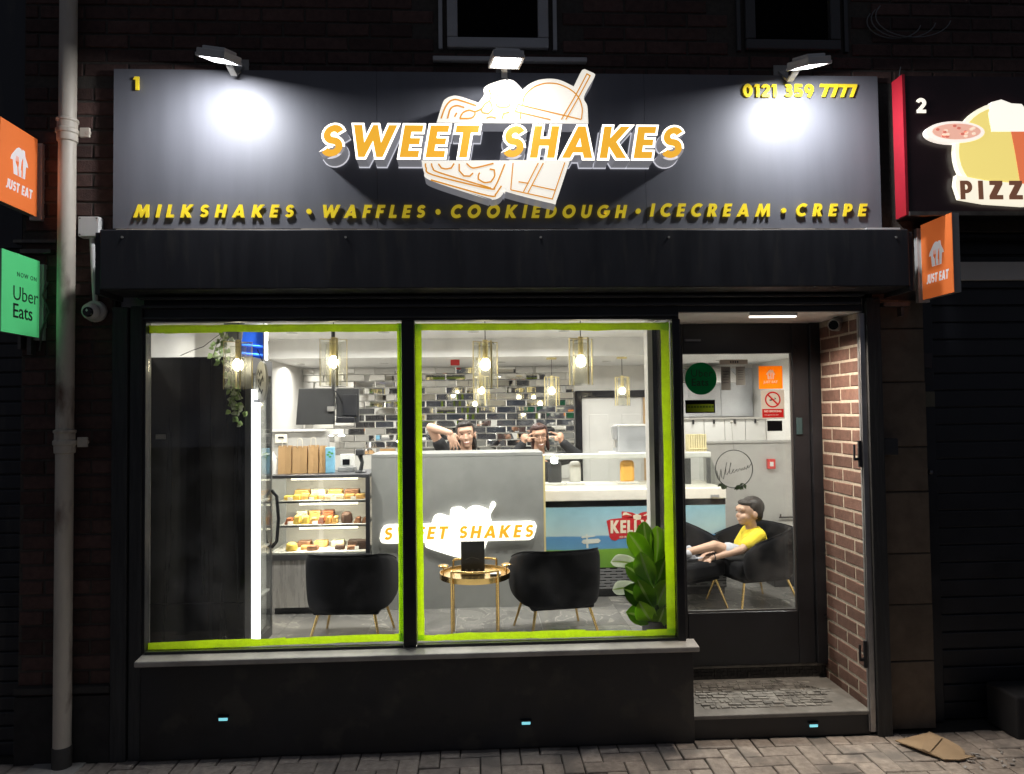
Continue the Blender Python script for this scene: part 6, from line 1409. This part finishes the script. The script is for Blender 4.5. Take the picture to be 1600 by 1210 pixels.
fuse([('e',(x,y+.03,z-.82),(.172,.122,.13)), ('c',(x-.08,y+.03,z-.86),(x-.08,y+.035,FZ+.08),.086,.054), ('c',(x+.08,y+.03,z-.86),(x+.08,y+.035,FZ+.08),.086,.054)], .009, 'trousers', CLOTHK, t, 3)
# ---- boy in the chair
BY = 1.78; hc = at(1169, 800, BY); t = thing('person', 'boy in a yellow shirt sitting with his legs stretched onto another chair', 'person', (hc.x, BY, FZ))
m3 = Matrix.Rotation(R(-80), 3, 'Z') @ Matrix.Rotation(R(-3), 3, 'X'); hp, P, k = head(hc, .232, m3, True); x, y, z = hc
hip = at(1180, 866, BY); nb_ = Vector((x+.030, y+.01, z-.145)); ch_ = Vector((x+.045,y+.01,z-.225)); hipc = Vector((hip.x-.04, BY, z-.345))
kn1 = at(1116, 853, BY-.12); an1 = at(1064, 866, BY-.14); kn2 = at(1124, 870, BY+.06); an2 = at(1086, 878, BY-.02)
shn = Vector((x+.045,y-.092,z-.170)); shf = Vector((x+.03,y+.10,z-.170)); eln = at(1158, 860, BY-.15); hnd = at(1112, 872, BY-.14); elf = at(1150,862,BY+.14); hnf = at(1118,862,BY+.02)
body = hp+[('c',(x+.012,y,z-.07),nb_,.042,.046), ('e',ch_,(.085,.12,.115)), ('e',(hipc+ch_)/2,(.085,.11,.10)), ('e',hipc,(.095,.125,.08)),
  ('c',hipc+Vector((-.02,-.07,0)),kn1,.056,.040), ('c',kn1,an1,.039,.025), ('c',an1,an1+Vector((-.04,0,.10)),.028,.022), ('c',hipc+Vector((-.02,.07,0)),kn2,.062,.046), ('c',kn2,an2,.044,.028), ('c',an2,an2+Vector((-.05,0,.09)),.028,.022),
  ('c',shn,eln,.040,.032), ('c',eln,hnd,.031,.021), ('c',shf,elf,.040,.032), ('c',elf,hnf,.031,.021)]
body += hand(hnd, (-1,.1,-.3), (0,-.5,.9), .10, (.35,.45,.5,.55), .80, 1) + hand(hnf, (-1,.0,-.2), (0,.2,1), .10, (.3,.4,.45,.5), .80, -1)
fuse(body, .005, 'body', SKINB, t, 3); face_parts(P, k, m3, t, smile=False)
E = lambda p, r, mm: ('e', P(*p), tuple(v*k for v in r), mm)
fuse([E((0,.034,.040),(.087,.096,.086),m3), E((0,-.022,.070),(.073,.058,.030),m3), E((-.073,.045,.01),(.014,.042,.050),m3), E((.073,.045,.01),(.014,.042,.050),m3), E((0,.080,-.02),(.06,.036,.055),m3)], .0055, 'hair', HAIRB, t, 2)
fuse([('e',ch_,(.096,.122,.120)), ('e',(hipc+ch_)/2,(.104,.130,.11)), ('e',hipc+Vector((0,0,.03)),(.108,.136,.07)), ('c',shn,shn.lerp(eln,.6),.055,.054), ('c',shf,shf.lerp(elf,.6),.055,.054), ('c',shn+Vector((0,.03,0)),shf+Vector((0,-.03,0)),.046,.046)], .006, 'shirt', CLOTHY, t, 3)
fuse([('e',hipc,(.108,.138,.085)), ('c',hipc+Vector((-.02,-.07,0)),(hipc+Vector((-.02,-.07,0))).lerp(kn1,.62),.074,.064), ('c',hipc+Vector((-.02,.07,0)),(hipc+Vector((-.02,.07,0))).lerp(kn2,.62),.074,.064)], .008, 'shorts', CLOTHG, t, 3)
for an in (an1, an2): fuse([('c',an+Vector((.05,0,-.0)),an,.036,.034), ('c',an+Vector((-.005,0,-.02)),an+Vector((-.045,0,.10)),.034,.026)], .006, 'sock', CLOTHG, t, 3)
MB().ring([Vector((hnd.x+.02, hnd.y+.027*math.cos(a), hnd.z+.027*math.sin(a))) for a in [2*math.pi*i/14 for i in range(14)]], .004, 6).build('wristband', BLKG, t)
bpy.context.view_layer.update()
